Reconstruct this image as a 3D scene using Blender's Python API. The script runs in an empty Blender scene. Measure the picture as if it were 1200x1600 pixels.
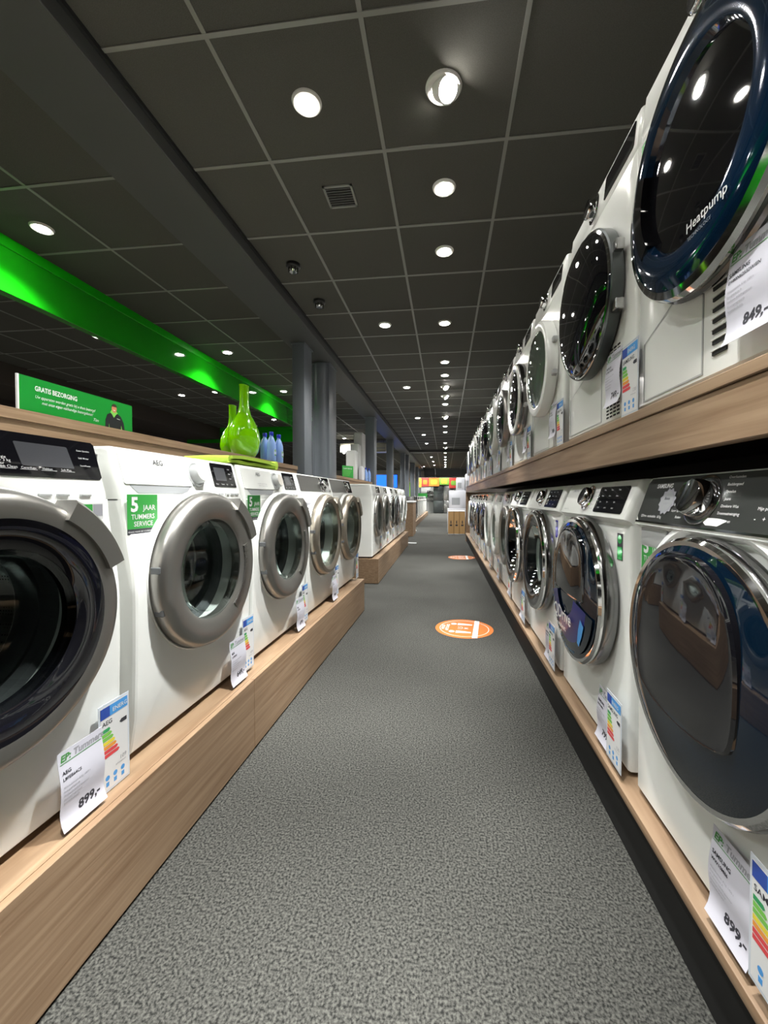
import bpy, bmesh, math, random
from mathutils import Vector, Matrix
random.seed(4)
PI = math.pi
SC = bpy.context.scene
COL = SC.collection

# ------------------------------------------------------------------ camera, world, exposure
cam_data = bpy.data.cameras.new('camera')
cam = bpy.data.objects.new('camera', cam_data)
COL.objects.link(cam)
cam_data.sensor_fit = 'VERTICAL'
cam_data.sensor_height = 36.0
cam_data.sensor_width = 27.0
cam_data.lens = 625.0 / 1600.0 * 36.0
cam_data.shift_x = -24.0 / 1600.0
cam_data.shift_y = -10.0 / 1600.0
cam_data.clip_start = 0.02
cam_data.clip_end = 100
cam.location = (0, 0, 0.99)
cam.rotation_euler = (math.radians(90 - 1.275), 0, math.radians(6.5715))
SC.camera = cam

world = bpy.data.worlds.new('world')
SC.world = world
world.use_nodes = True
world.node_tree.nodes['Background'].inputs[0].default_value = (0.9, 0.93, 1.0, 1)
world.node_tree.nodes['Background'].inputs[1].default_value = 0.05

SC.view_settings.view_transform = 'Standard'
SC.view_settings.look = 'None'
SC.view_settings.gamma = 1
SC.view_settings.use_curve_mapping = False
SC.view_settings.exposure = 2.2
LAMP_W = 25.0          # watts of each recessed lamp

# ------------------------------------------------------------------ materials
def lin(r, g, b):
    f = lambda c: (c / 255 / 12.92) if c / 255 <= 0.04045 else ((c / 255 + 0.055) / 1.055) ** 2.4
    return (f(r), f(g), f(b), 1)

MATS = {}
def mat(name, col, rough=0.5, metal=0.0, coat=0.0, spec=0.5, emit=None, estr=0.0):
    m = bpy.data.materials.new(name); m.use_nodes = True
    b = m.node_tree.nodes['Principled BSDF']
    b.inputs['Base Color'].default_value = col
    b.inputs['Roughness'].default_value = rough
    b.inputs['Metallic'].default_value = metal
    b.inputs['Coat Weight'].default_value = coat
    b.inputs['Coat Roughness'].default_value = 0.03
    b.inputs['Specular IOR Level'].default_value = spec
    if emit:
        b.inputs['Emission Color'].default_value = emit
        b.inputs['Emission Strength'].default_value = estr
    MATS[name] = m
    return m

def nodes(m):
    nt = m.node_tree
    return nt, nt.nodes, nt.links, nt.nodes['Principled BSDF']

def noise_col(m, scale, stretch, c1, c2, detail=6, lo=0.35, hi=0.65, bump=0.0, dist=0.0, rough=None):
    nt, N, L, b = nodes(m)
    tc = N.new('ShaderNodeTexCoord'); mp = N.new('ShaderNodeMapping')
    mp.inputs['Scale'].default_value = stretch
    L.new(tc.outputs['Object'], mp.inputs['Vector'])
    nz = N.new('ShaderNodeTexNoise'); nz.inputs['Scale'].default_value = scale
    nz.inputs['Detail'].default_value = detail; nz.inputs['Distortion'].default_value = dist
    L.new(mp.outputs[0], nz.inputs['Vector'])
    cr = N.new('ShaderNodeValToRGB')
    cr.color_ramp.elements[0].position = lo; cr.color_ramp.elements[0].color = c1
    cr.color_ramp.elements[1].position = hi; cr.color_ramp.elements[1].color = c2
    L.new(nz.outputs['Fac'], cr.inputs['Fac'])
    L.new(cr.outputs['Color'], b.inputs['Base Color'])
    if bump:
        bp = N.new('ShaderNodeBump'); bp.inputs['Strength'].default_value = bump
        bp.inputs['Distance'].default_value = 0.002
        L.new(nz.outputs['Fac'], bp.inputs['Height']); L.new(bp.outputs[0], b.inputs['Normal'])
    return cr

mat('white', (0.84, 0.85, 0.82, 1), 0.20)
mat('white_matte', (0.74, 0.74, 0.72, 1), 0.45)
mat('grey_plastic', (0.42, 0.43, 0.43, 1), 0.4)
mat('silver', (0.33, 0.32, 0.30, 1), 0.33, 0.9)
mat('champagne', (0.40, 0.36, 0.30, 1), 0.32, 0.9)
mat('chrome', (0.78, 0.78, 0.78, 1), 0.06, 1.0)
mat('dark_chrome', (0.25, 0.25, 0.25, 1), 0.16, 1.0)
mat('black_gloss', (0.006, 0.006, 0.008, 1), 0.04, 0, 0.5)
mat('black_plastic', (0.015, 0.015, 0.016, 1), 0.35)
mat('navy_gloss', (0.002, 0.008, 0.018, 1), 0.05, 0.0, 0.5)
mat('navy_bright', (0.003, 0.022, 0.06, 1), 0.08, 0.3, 1.0)
mat('smoke_glass', (0.012, 0.014, 0.018, 1), 0.04, 0, 0.5)
mat('screen_grey', (0.07, 0.072, 0.08, 1), 0.12, 0, 0.6)
mat('panel_dark', (0.055, 0.058, 0.055, 1), 0.28, 0.5)
mat('panel_steel', (0.36, 0.355, 0.34, 1), 0.28, 0.95)
mat('rubber', (0.10, 0.105, 0.11, 1), 0.55)
mat('drum_metal', (0.50, 0.50, 0.49, 1), 0.28, 1.0)
mat('gap_dark', (0.01, 0.01, 0.01, 1), 0.8)
mat('paper', (0.58, 0.57, 0.64, 1), 0.55)
mat('ink', (0.03, 0.03, 0.04, 1), 0.6)
mat('ink_grey', (0.30, 0.30, 0.33, 1), 0.6)
mat('print_white', (0.70, 0.70, 0.70, 1), 0.5)
mat('print_grey', (0.30, 0.31, 0.32, 1), 0.5)
mat('sticker_green', lin(48, 150, 60), 0.45)
mat('text_green', lin(70, 140, 70), 0.6)
mat('eu_blue', lin(45, 75, 160), 0.5)
mat('sky_blue', lin(75, 150, 215), 0.5)
mat('bar_green', lin(50, 150, 90), 0.5)
mat('bar_lightgreen', lin(120, 190, 80), 0.5)
mat('bar_yellow', lin(225, 205, 60), 0.5)
mat('bar_orange', lin(230, 150, 60), 0.5)
mat('bar_red', lin(215, 70, 75), 0.5)
mat('orange', (0.50, 0.13, 0.012, 1), 0.6)
mat('clear_sleeve', (0.62, 0.66, 0.72, 1), 0.12)
mat('cyan_print', lin(40, 150, 210), 0.4)
mat('holo_green', lin(20, 190, 80), 0.2, 0.3)
mat('holo_blue', lin(60, 50, 190), 0.2, 0.3)
mat('qdrive_blue', lin(26, 32, 105), 0.35, 0, 0.4)
mat('lime_plastic', lin(125, 205, 0), 0.12, 0, 0.6)
mat('lime_cloth', lin(190, 225, 80), 0.85)
mat('bottle_blue', lin(140, 175, 235), 0.3)
mat('cap_blue', lin(20, 50, 190), 0.35)
mat('green_gloss', lin(20, 165, 16), 0.06, 0, 1.0)
mat('green_flange', lin(20, 185, 12), 0.3)
mat('sign_green', lin(12, 130, 42), 0.35)
mat('skin_print', lin(190, 120, 90), 0.5)
mat('hair_print', lin(60, 40, 30), 0.5)
mat('jacket_print', lin(18, 20, 24), 0.5)
mat('beam_paint', (0.06, 0.061, 0.058, 1), 0.55)
mat('pillar_paint', (0.15, 0.165, 0.185, 1), 0.38, 0.0)
mat('grid_bar', (0.22, 0.22, 0.20, 1), 0.45)
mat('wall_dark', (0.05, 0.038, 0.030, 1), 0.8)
mat('wall_white', (0.6, 0.58, 0.52, 1), 0.7)
mat('plinth_black', (0.004, 0.004, 0.004, 1), 0.6)
mat('cardboard', lin(196, 156, 104), 0.75)
mat('cream', lin(215, 210, 190), 0.5)
mat('steel', (0.5, 0.5, 0.5, 1), 0.25, 1.0)
mat('dark_steel', (0.10, 0.11, 0.11, 1), 0.3, 0.8)
mat('lamp_trim', (0.75, 0.74, 0.70, 1), 0.35)
mat('lamp_glow', (1, 1, 1, 1), 0.5, emit=(1.0, 0.96, 0.90, 1), estr=28)
mat('lamp_glow_warm', (1, 1, 1, 1), 0.5, emit=(1.0, 0.78, 0.55, 1), estr=14)
mat('tv_blue', (0, 0, 0, 1), 0.3, emit=(0.01, 0.10, 1.0, 1), estr=0.7)
mat('tv_cyan', (0, 0, 0, 1), 0.3, emit=(0.01, 0.30, 1.0, 1), estr=0.7)
mat('knob_beige', (0.66, 0.63, 0.57, 1), 0.35)
mat('poster_orange', lin(190, 95, 10), 0.6)
mat('poster_red', lin(150, 32, 20), 0.6)
mat('poster_green', lin(85, 125, 30), 0.6)
mat('poster_yellow', lin(175, 140, 30), 0.6)
mat('wrap', (0.62, 0.62, 0.66, 1), 0.2)
mat('carton_grey', (0.55, 0.55, 0.54, 1), 0.6)

m = mat('wood', (0.3, 0.2, 0.13, 1), 0.45)
noise_col(m, 3.0, (9, 0.8, 22), lin(124, 98, 74), lin(155, 130, 104), 8, 0.3, 0.7, 0.05, 0.6)
m = mat('wood_shadow', (0.3, 0.2, 0.13, 1), 0.5)
noise_col(m, 3.0, (9, 0.8, 22), lin(125, 98, 75), lin(150, 122, 97), 8, 0.3, 0.7, 0.05, 0.6)

m = mat('carpet', (0.09, 0.09, 0.085, 1), 0.95, spec=0.15)
cr = noise_col(m, 170, (1, 1, 1), (0.014, 0.014, 0.013, 1), (0.088, 0.087, 0.078, 1), 5, 0.36, 0.66, 0.8)
nt, N, L, b = nodes(m)
tc = N.new('ShaderNodeTexCoord'); n2 = N.new('ShaderNodeTexNoise'); n2.inputs['Scale'].default_value = 2.3; n2.inputs['Detail'].default_value = 4
L.new(tc.outputs['Object'], n2.inputs['Vector'])
mr = N.new('ShaderNodeMapRange'); mr.inputs['To Min'].default_value = 0.8; mr.inputs['To Max'].default_value = 1.2
L.new(n2.outputs['Fac'], mr.inputs['Value'])
mx = N.new('ShaderNodeVectorMath'); mx.operation = 'SCALE'
L.new(cr.outputs['Color'], mx.inputs[0]); L.new(mr.outputs[0], mx.inputs['Scale']); L.new(mx.outputs[0], b.inputs['Base Color'])

m = mat('ceiling_tile', (0.05, 0.048, 0.045, 1), 0.9, spec=0.2)
noise_col(m, 320, (1, 1, 1), (0.078, 0.076, 0.066, 1), (0.094, 0.092, 0.080, 1), 2, 0.4, 0.6, 0.12)

# drum: bump of small holes
nt, N, L, b = nodes(MATS['drum_metal'])
tc = N.new('ShaderNodeTexCoord'); vo = N.new('ShaderNodeTexVoronoi'); vo.inputs['Scale'].default_value = 130; vo.inputs['Randomness'].default_value = 0.1
L.new(tc.outputs['Object'], vo.inputs['Vector'])
cr = N.new('ShaderNodeValToRGB'); cr.color_ramp.elements[0].position = 0.22; cr.color_ramp.elements[0].color = (0.03, 0.03, 0.03, 1)
cr.color_ramp.elements[1].position = 0.28; cr.color_ramp.elements[1].color = (0.5, 0.5, 0.49, 1)
L.new(vo.outputs['Distance'], cr.inputs['Fac']); L.new(cr.outputs[0], b.inputs['Base Color'])

def glass(name, tint, extra=1.0):
    m = bpy.data.materials.new(name); m.use_nodes = True; nt = m.node_tree; nt.nodes.clear()
    o = nt.nodes.new('ShaderNodeOutputMaterial'); mix = nt.nodes.new('ShaderNodeMixShader')
    t = nt.nodes.new('ShaderNodeBsdfTransparent'); t.inputs[0].default_value = tint
    g = nt.nodes.new('ShaderNodeBsdfGlossy'); g.inputs['Roughness'].default_value = 0.02; g.inputs[0].default_value = (0.95, 1, 0.98, 1)
    f = nt.nodes.new('ShaderNodeFresnel'); f.inputs[0].default_value = 1.5
    mu = nt.nodes.new('ShaderNodeMath'); mu.operation = 'MULTIPLY'; mu.inputs[1].default_value = extra; mu.use_clamp = True
    nt.links.new(f.outputs[0], mu.inputs[0]); nt.links.new(mu.outputs[0], mix.inputs[0])
    nt.links.new(t.outputs[0], mix.inputs[1]); nt.links.new(g.outputs[0], mix.inputs[2]); nt.links.new(mix.outputs[0], o.inputs[0])
    MATS[name] = m
glass('glass', (0.80, 0.86, 0.84, 1), 1.6)
glass('glass_smoke', (0.30, 0.34, 0.38, 1), 1.4)

# ------------------------------------------------------------------ mesh building
class MB:
    def __init__(s):
        s.v = []; s.f = []; s.mi = []; s.keys = []
    def k(s, key):
        if key not in s.keys: s.keys.append(key)
        return s.keys.index(key)
    def add(s, vs, fs, key):
        o = len(s.v); s.v += [tuple(p) for p in vs]
        i = s.k(key)
        for f in fs:
            s.f.append([q + o for q in f]); s.mi.append(i)
        return s
    def box(s, x0, x1, y0, y1, z0, z1, key, bev=0.0, seg=2, M=None):
        bm = bmesh.new(); bmesh.ops.create_cube(bm, size=1)
        for v in bm.verts:
            v.co = Vector(((x0 + x1) / 2 + v.co.x * (x1 - x0), (y0 + y1) / 2 + v.co.y * (y1 - y0), (z0 + z1) / 2 + v.co.z * (z1 - z0)))
        if bev: bmesh.ops.bevel(bm, geom=list(bm.edges), offset=bev, segments=seg, affect='EDGES', profile=0.5)
        bm.verts.index_update()
        vs = [(M @ v.co) if M else v.co.copy() for v in bm.verts]
        s.add(vs, [[v.index for v in f.verts] for f in bm.faces], key); bm.free(); return s
    def prism(s, poly, a0, a1, key, axis='x'):
        # poly in the two other axes; axis x: (y,z), axis y: (x,z), axis z: (x,y)
        def P(a, p):
            return (a, p[0], p[1]) if axis == 'x' else ((p[0], a, p[1]) if axis == 'y' else (p[0], p[1], a))
        n = len(poly)
        vs = [P(a0, p) for p in poly] + [P(a1, p) for p in poly]
        fs = [[i, (i + 1) % n, n + (i + 1) % n, n + i] for i in range(n)] + [list(range(n))[::-1], [n + i for i in range(n)]]
        return s.add(vs, fs, key)
    def lathe(s, prof, key, o=(0, 0, 0), axis='y', seg=64, a0=0, a1=2 * PI, M=None):
        full = abs((a1 - a0) - 2 * PI) < 1e-6
        n = seg if full else seg + 1
        vs = []; idx = []
        for (r, h) in prof:
            row = []
            if r < 1e-6:
                p = (0, h, 0) if axis == 'y' else ((0, 0, h) if axis == 'z' else (h, 0, 0))
                vs.append(p); row = [len(vs) - 1] * n
            else:
                for i in range(n):
                    a = a0 + (a1 - a0) * i / seg
                    c, t = r * math.cos(a), r * math.sin(a)
                    p = (c, h, t) if axis == 'y' else ((c, t, h) if axis == 'z' else (h, c, t))
                    vs.append(p); row.append(len(vs) - 1)
            idx.append(row)
        fs = []
        for j in range(len(prof) - 1):
            for i in range(n if full else n - 1):
                q = [idx[j][i], idx[j][(i + 1) % n], idx[j + 1][(i + 1) % n], idx[j + 1][i]]
                u = []
                for e in q:
                    if e not in u: u.append(e)
                if len(u) > 2: fs.append(u)
        vs = [Vector(p) for p in vs]
        if M: vs = [M @ p for p in vs]
        vs = [p + Vector(o) for p in vs]
        return s.add(vs, fs, key)
    def sector(s, ri, ro, y0, y1, a0, a1, key, o=(0, 0, 0), seg=20, inset=0.0):
        # solid ring sector about local y; optional chamfer of the outer front edge
        vs = []; prof = [(ri, y0), (ri, y1), (ro - inset, y1), (ro, y1 + inset), (ro, y0)]
        n = len(prof)
        for i in range(seg + 1):
            a = math.radians(a0 + (a1 - a0) * i / seg)
            for (r, h) in prof: vs.append((o[0] + r * math.cos(a), o[1] + h, o[2] + r * math.sin(a)))
        fs = []
        for i in range(seg):
            for j in range(n): fs.append([i * n + j, i * n + (j + 1) % n, (i + 1) * n + (j + 1) % n, (i + 1) * n + j])
        fs += [list(range(n)), [seg * n + j for j in range(n)][::-1]]
        return s.add(vs, fs, key)
    def quad(s, o, r, u, w, h, key):
        o = Vector(o); r = Vector(r).normalized(); u = Vector(u).normalized()
        return s.add([o, o + r * w, o + r * w + u * h, o + u * h], [[0, 1, 2, 3]], key)
    def poly(s, o, r, u, pts, key):
        o = Vector(o); r = Vector(r).normalized(); u = Vector(u).normalized()
        return s.add([o + r * a + u * b for a, b in pts], [list(range(len(pts)))], key)
    def text(s, t, size, o, r, u, key, align='LEFT', bold=0.0, shear=0.0, sx=1.0):
        vs, fs = text_geo(t, align, bold, shear)
        o = Vector(o); r = Vector(r).normalized(); u = Vector(u).normalized()
        return s.add([o + r * (x * size * sx) + u * (y * size) for x, y in vs], fs, key)
    def build(s, name, parent=None, loc=None, smooth=0.6):
        me = bpy.data.meshes.new(name)
        me.from_pydata(s.v, [], s.f)
        for k in s.keys: me.materials.append(MATS[k])
        me.polygons.foreach_set('material_index', s.mi)
        bm = bmesh.new(); bm.from_mesh(me)
        bmesh.ops.remove_doubles(bm, verts=bm.verts, dist=1e-6)
        bmesh.ops.recalc_face_normals(bm, faces=bm.faces)
        for f in bm.faces: f.smooth = True
        for e in bm.edges:
            e.smooth = len(e.link_faces) == 2 and e.calc_face_angle(9) < smooth
        bm.to_mesh(me); bm.free(); me.update()
        o = bpy.data.objects.new(name, me); COL.objects.link(o)
        if parent: o.parent = parent
        if loc: o.location = loc
        return o

_tc = {}
def text_geo(t, align='LEFT', bold=0.0, shear=0.0):
    k = (t, align, bold, shear)
    if k not in _tc:
        cu = bpy.data.curves.new('lettering', 'FONT'); cu.body = t; cu.size = 1; cu.align_x = align
        cu.offset = bold; cu.shear = shear; cu.resolution_u = 2; cu.fill_mode = 'FRONT'
        ob = bpy.data.objects.new('lettering', cu)
        me = ob.to_mesh()
        _tc[k] = ([(v.co.x, v.co.y) for v in me.vertices], [list(p.vertices) for p in me.polygons])
        ob.to_mesh_clear(); bpy.data.objects.remove(ob); bpy.data.curves.remove(cu)
    return _tc[k]

def tag(o, label=None, cat=None, group=None, kind=None):
    if label: o['label'] = label
    if cat: o['category'] = cat
    if group: o['group'] = group
    if kind: o['kind'] = kind
    return o
def struct(o): o['kind'] = 'structure'; return o
def empty(name, loc=(0, 0, 0), rz=0.0):
    o = bpy.data.objects.new(name, None); COL.objects.link(o); o.location = loc; o.rotation_euler = (0, 0, rz)
    o.empty_display_size = 0.1
    return o
def copy_tree(o, parent=None):
    c = o.copy(); COL.objects.link(c); c.parent = parent
    for ch in list(o.children): copy_tree(ch, c)
    return c

X = Vector((1, 0, 0)); Y = Vector((0, 1, 0)); Z = Vector((0, 0, 1))

# ------------------------------------------------------------------ the room
CEIL = 2.737
YB, YF = -3.0, 26.0
XL, XR = -7.2, 1.32
mb = MB().box(XL, XR, YB, YF, -0.1, 0, 'carpet'); struct(mb.build('floor'))
mb = MB().box(XL, XR, YB, YF, CEIL, CEIL + 0.1, 'ceiling_tile'); struct(mb.build('ceiling'))
mb = MB().box(XR, XR + 0.1, YB, YF, 0, CEIL, 'wall_dark'); struct(mb.build('wall_right'))
mb = MB().box(XL - 0.1, XL, YB, YF, 0, CEIL, 'wall_dark'); struct(mb.build('wall_left'))
mb = MB().box(XL, XR, YF, YF + 0.1, 0, CEIL, 'wall_white'); struct(mb.build('wall_back'))
mb = MB().box(XL, XR, YB - 0.1, YB, 0, CEIL, 'wall_dark'); struct(mb.build('wall_front'))
# ceiling grid bars, running along the aisle and across it
def bars(xs, ys, x0, x1, name):
    mb = MB()
    for x in xs: mb.box(x - 0.009, x + 0.009, YB, YF, CEIL - 0.004, CEIL, 'grid_bar')
    for y in ys: mb.box(x0, x1, y - 0.009, y + 0.009, CEIL - 0.0045, CEIL, 'grid_bar')
    struct(mb.build(name))
ysr = [2.035 + 0.575 * i for i in range(-8, 41)]
bars([0.893, 0.292, -0.311, -0.908], ysr, -1.345, XR, 'trim_1')
bars([-2.35 - 0.6 * i for i in range(8)], ysr, XL, -1.72, 'trim_2')
# beam carried by the pillars, with a shadow gap beside it
mb = MB().box(-1.72, -1.35, YB, YF, 2.645, CEIL, 'beam_paint', 0.004, 1)
mb.box(-1.35, -1.335, YB, YF, CEIL - 0.02, CEIL, 'gap_dark')
struct(mb.build('trim_3'))
mb = MB().box(-1.335, XR, 14.9, 15.15, 2.64, CEIL, 'beam_paint'); struct(mb.build('trim_4'))
mb = MB().box(-1.335, XR, 25.2, 26, 2.3, CEIL, 'beam_paint'); struct(mb.build('trim_5'))
# low bulkhead at the far left
mb = MB().box(-6.6, -5.7, YB, 10.5, 2.45, CEIL, 'wall_dark'); struct(mb.build('trim_6'))

# pillars (dark painted steel columns)
for x0, x1, y0, y1, lab in [(-1.645, -1.51, 4.18, 4.43, 'slender dark grey steel pillar, the nearest one, just behind the blue bottles'),
                       (-1.65, -1.43, 4.84, 5.16, 'broad dark grey pillar directly behind the nearest slender pillar'),
                       (-1.66, -1.47, 8.2, 8.5, 'dark grey pillar behind the tall pale cartons'),
                       (-1.72, -1.54, 11.6, 11.9, 'dark grey pillar beside the blue glowing screens'),
                       (-1.72, -1.55, 15.2, 15.5, 'dark grey pillar past the blue screens, left one of a close pair'),
                       (-1.60, -1.46, 15.9, 16.3, 'dark grey pillar past the blue screens, right one of a close pair'),
                       (-1.72, -1.50, 19.6, 19.9, 'third pillar from the back wall, dark grey'),
                       (-1.70, -1.50, 22.4, 22.7, 'second pillar from the back wall, dark grey'),
                       (-1.66, -1.50, 24.6, 24.8, 'thin dark pillar nearest the back wall and its food pictures')]:
    mb = MB().box(x0, x1, y0, y1, 0, 2.645, 'pillar_paint', 0.006, 2)
    mb.box(x0 - 0.012, x1 + 0.012, y0 - 0.012, y1 + 0.012, 2.63, 2.645, 'pillar_paint')
    if x0 == -1.65: mb.lathe([(0.10, 0), (0.10, 2.64)], 'pillar_paint', ((x0 + x1) / 2, y0 + 0.06, 0), 'z', 32)
    tag(mb.build('pillar'), lab, 'pillar', 'pillars under the ceiling beam')

# green fascia band hung from the ceiling on the left, returning across the shop
def fascia(name, x0, x1, y0, y1, lab):
    r = empty(name, ((x0 + x1) / 2, (y0 + y1) / 2, 2.36)); tag(r, lab, 'fascia', 'green fascia bands')
    ax, ay = (x1 - x0) / 2, (y1 - y0) / 2
    MB().box(-ax, ax, -ay, ay, 0, 0.377 - 0.075, 'green_gloss', 0.003, 1).build('panel', r)
    MB().box(-ax - 0.006, ax + 0.006, -ay, ay, 0.377 - 0.075, 0.377, 'green_flange', 0.003, 1).build('top_flange', r)
    return r
fascia('fascia_band', -3.0, -2.93, -1.5, 9.7, 'long glossy green band hanging from ceiling parallel to the aisle')
fascia('fascia_band', -6.6, -3.01, 9.62, 9.69, 'far green band crossing left to right below the ceiling')

# ------------------------------------------------------------------ ceiling fittings
def spot_light(parent, loc, watts, col=(0.97, 0.98, 0.955), tilt=(0, 0, 0), size=135):
    ld = bpy.data.lights.new('lamp_light', 'SPOT'); ld.energy = watts; ld.color = col
    ld.spot_size = math.radians(size); ld.spot_blend = 0.85; ld.shadow_soft_size = 0.04
    lo = bpy.data.objects.new('lamp_light', ld); COL.objects.link(lo); lo.parent = parent; lo.location = loc; lo.rotation_euler = tilt
    return lo
def fixed_lamp(aim=0, watts=1.0, cone=135):
    r = empty('recessed_lamp')
    MB().lathe([(0.044, 0.0), (0.046, -0.010), (0.058, -0.011), (0.064, -0.005), (0.066, 0.0)], 'lamp_trim', axis='z', seg=40).build('trim_ring', r)
    MB().lathe([(0.0, -0.018), (0.02, -0.017), (0.036, -0.012), (0.045, -0.006)], 'lamp_glow', axis='z', seg=32).build('lamp_lens', r)
    spot_light(r, (0, 0, -0.035), LAMP_W * watts, tilt=(0, math.radians(aim), 0), size=cone)
    return r
def eyeball_lamp():
    r = empty('eyeball_lamp')
    MB().lathe([(0.050, 0.0), (0.052, -0.008), (0.070, -0.009), (0.076, -0.004), (0.078, 0.0)], 'lamp_trim', axis='z', seg=40).build('trim_ring', r)
    M = Matrix.Rotation(math.radians(-38), 4, 'Y') @ Matrix.Rotation(math.radians(-20), 4, 'X')
    MB().lathe([(0.049, 0.015), (0.049, -0.040), (0.043, -0.042), (0.041, -0.034)], 'lamp_trim', axis='z', seg=40, M=M).build('gimbal_tube', r)
    MB().lathe([(0, -0.036), (0.042, -0.036)], 'lamp_glow', axis='z', seg=32, M=M).build('lamp_lens', r)
    p = M @ Vector((0, 0, -0.06))
    lo = spot_light(r, p, LAMP_W * 0.12)
    lo.rotation_euler = M.to_euler()
    return r
fix_w = fixed_lamp(0, 1.5, 125); fix = fixed_lamp(9, 4.6, 48); fix_o = fixed_lamp(-6, 2.6, 40); fix_r = fixed_lamp(10, 0.9, 120); fix_d = fixed_lamp(0, 1.0, 150); fix_x = fixed_lamp(0, 3.5, 140); eye = eyeball_lamp(); used = {}
ORD = ['nearest', 'second', 'third', 'fourth', 'fifth', 'sixth', 'seventh', 'eighth', 'ninth', 'tenth', 'eleventh', 'twelfth', 'thirteenth',
       'fourteenth', 'fifteenth', 'sixteenth', 'seventeenth', 'eighteenth', 'nineteenth', 'twentieth', 'twenty-first', 'twenty-second']
def place(proto, loc, label, cat, group, rz=0.0):
    if proto.name not in used: used[proto.name] = 1; o = proto
    else: o = copy_tree(proto)
    o.location = loc; o.rotation_euler = (0, 0, rz)
    tag(o, label, cat, group)
    return o
aisle = [1.758, 2.313, 2.90, 4.08, 5.25, 5.82, 6.42, 7.02, 7.62, 8.8, 10.0, 10.9, 13.1, 14.3, 16.0, 17.7, 19.0, 20.5, 22.0, 23.5]
tilted = [0, 6, 7, 9, 13]
for i, y in enumerate(aisle):
    if i in tilted:
        place(eye, (-0.012, y, CEIL), 'tilted white ceiling spotlight, %s lamp of the row above the aisle' % ORD[i], 'ceiling lamp', 'lamps above the aisle', -0.3 + 0.5 * (i % 3))
    else:
        place(fix_x if i > 15 else fix_w if i > 7 else (fix_o if i in (2, 4) else fix), (-0.012, y, CEIL), 'round recessed ceiling lamp, %s lamp of the row above the aisle' % ORD[i], 'ceiling lamp', 'lamps above the aisle')
for i, y in enumerate([1.754, 4.06, 6.39, 8.87, 11.3, 13.15, 15.4, 17.6, 19.9, 22.2]):  # farthest lamp is added to brighten the end of the aisle
    place(fix_r if i < 4 else fix_w, (-0.615, y, CEIL), 'round recessed ceiling lamp, %s in the sparser row left of the aisle row' % ORD[i], 'ceiling lamp', 'lamps left of the aisle row')
for i, (x, y) in enumerate([(-2.61, 2.356), (-2.62, 4.60), (-2.66, 6.39), (-3.76, 4.0), (-3.80, 6.3), (-3.85, 8.68), (-3.0, 11.7), (-2.6, 12.8), (-2.8, 15.0), (-3.6, 14.2), (-4.03, 15.7), (-2.7, 19.3), (-4.4, 20.0), (-2.4, 23.0), (-3.5, 24.0), (-1.25, 23.2), (-4.5, 6.43), (-4.6, 1.2), (-4.7, 3.5)]):  # closing entries include lamps added to brighten the far end and left zone
    place(fix_w if i in (0, 1, 2) else fix_x, (x, y, CEIL), ['lamp in front of the green fascia band, nearest to the camera', 'lamp in front of the green band, left of the nearest pillar by a wide gap',
          'bright lamp touching the left edge of the nearest pillar', 'lamp glowing under the green fascia band near the left edge',
          'lamp seen below the green band beside the tall green vase', 'lamp above the blue bottles beyond the green band'][i] if i < 6 else
          'small distant ceiling lamp left of the beam, %s counted from the near end' % ORD[i - 5], 'ceiling lamp', 'lamps left of the beam')
# unseen lamps added over and behind the camera to light the fronts
for i, (x, y) in enumerate([(-0.012, 1.18), (-0.012, 0.6), (-0.012, 0.03), (-0.615, 0.6), (-0.615, -0.55), (-2.6, 0.0)]):
    place((fix, fix_o, fix)[i] if i < 3 else (fix_r if i < 5 else fix_d), (x, y, CEIL), 'added recessed ceiling lamp out of view, %s' % ['just above the top edge of the photo', 'right over the camera', 'behind the camera on the aisle row', 'over the left machines beside the camera', 'behind the camera left of the aisle row', 'behind the camera beyond the beam'][i], 'ceiling lamp', 'lamps added out of view')

# vent tile, sprinklers-like chrome heads
r = empty('ceiling_vent', (-0.61, 2.31, CEIL)); tag(r, 'small square louvred vent set in a dark ceiling tile', 'vent')
mb = MB()
for a in (0, 1, 2, 3):
    M = Matrix.Rotation(a * PI / 2, 4, 'Z'); mb.box(-0.085, 0.085, 0.073, 0.085, -0.008, 0, 'grid_bar', M=M)
mb.build('frame', r)
mb = MB().box(-0.073, 0.073, -0.073, 0.073, -0.002, 0, 'gap_dark')
for i in range(8): mb.box(-0.073, 0.073, -0.066 + i * 0.0185, -0.058 + i * 0.0185, -0.007, -0.001, 'beam_paint')
mb.build('louvres', r)
def head():
    r = empty('ceiling_sensor')
    MB().lathe([(0.0, 0), (0.052, 0), (0.052, -0.02), (0.045, -0.028), (0.03, -0.03)], 'black_plastic', axis='z', seg=32).build('housing', r)
    mb = MB().lathe([(0.033, -0.028), (0.034, -0.05), (0.026, -0.060), (0, -0.062)], 'chrome', axis='z', seg=16)
    for k in range(8):
        a = k * PI / 4; mb.box(-0.004, 0.004, 0.028, 0.037, -0.06, -0.03, 'dark_chrome', M=Matrix.Rotation(a, 4, 'Z'))
    mb.build('chrome_head', r); return r
h = head()
place(h, (-1.142, 2.936, CEIL), 'black ceiling spot with chrome head beside the beam, the nearer of two', 'ceiling sensor', 'chrome heads beside the beam')
place(h, (-1.122, 3.502, CEIL), 'black ceiling spot with chrome head beside the beam, the farther of two', 'ceiling sensor', 'chrome heads beside the beam')

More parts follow.
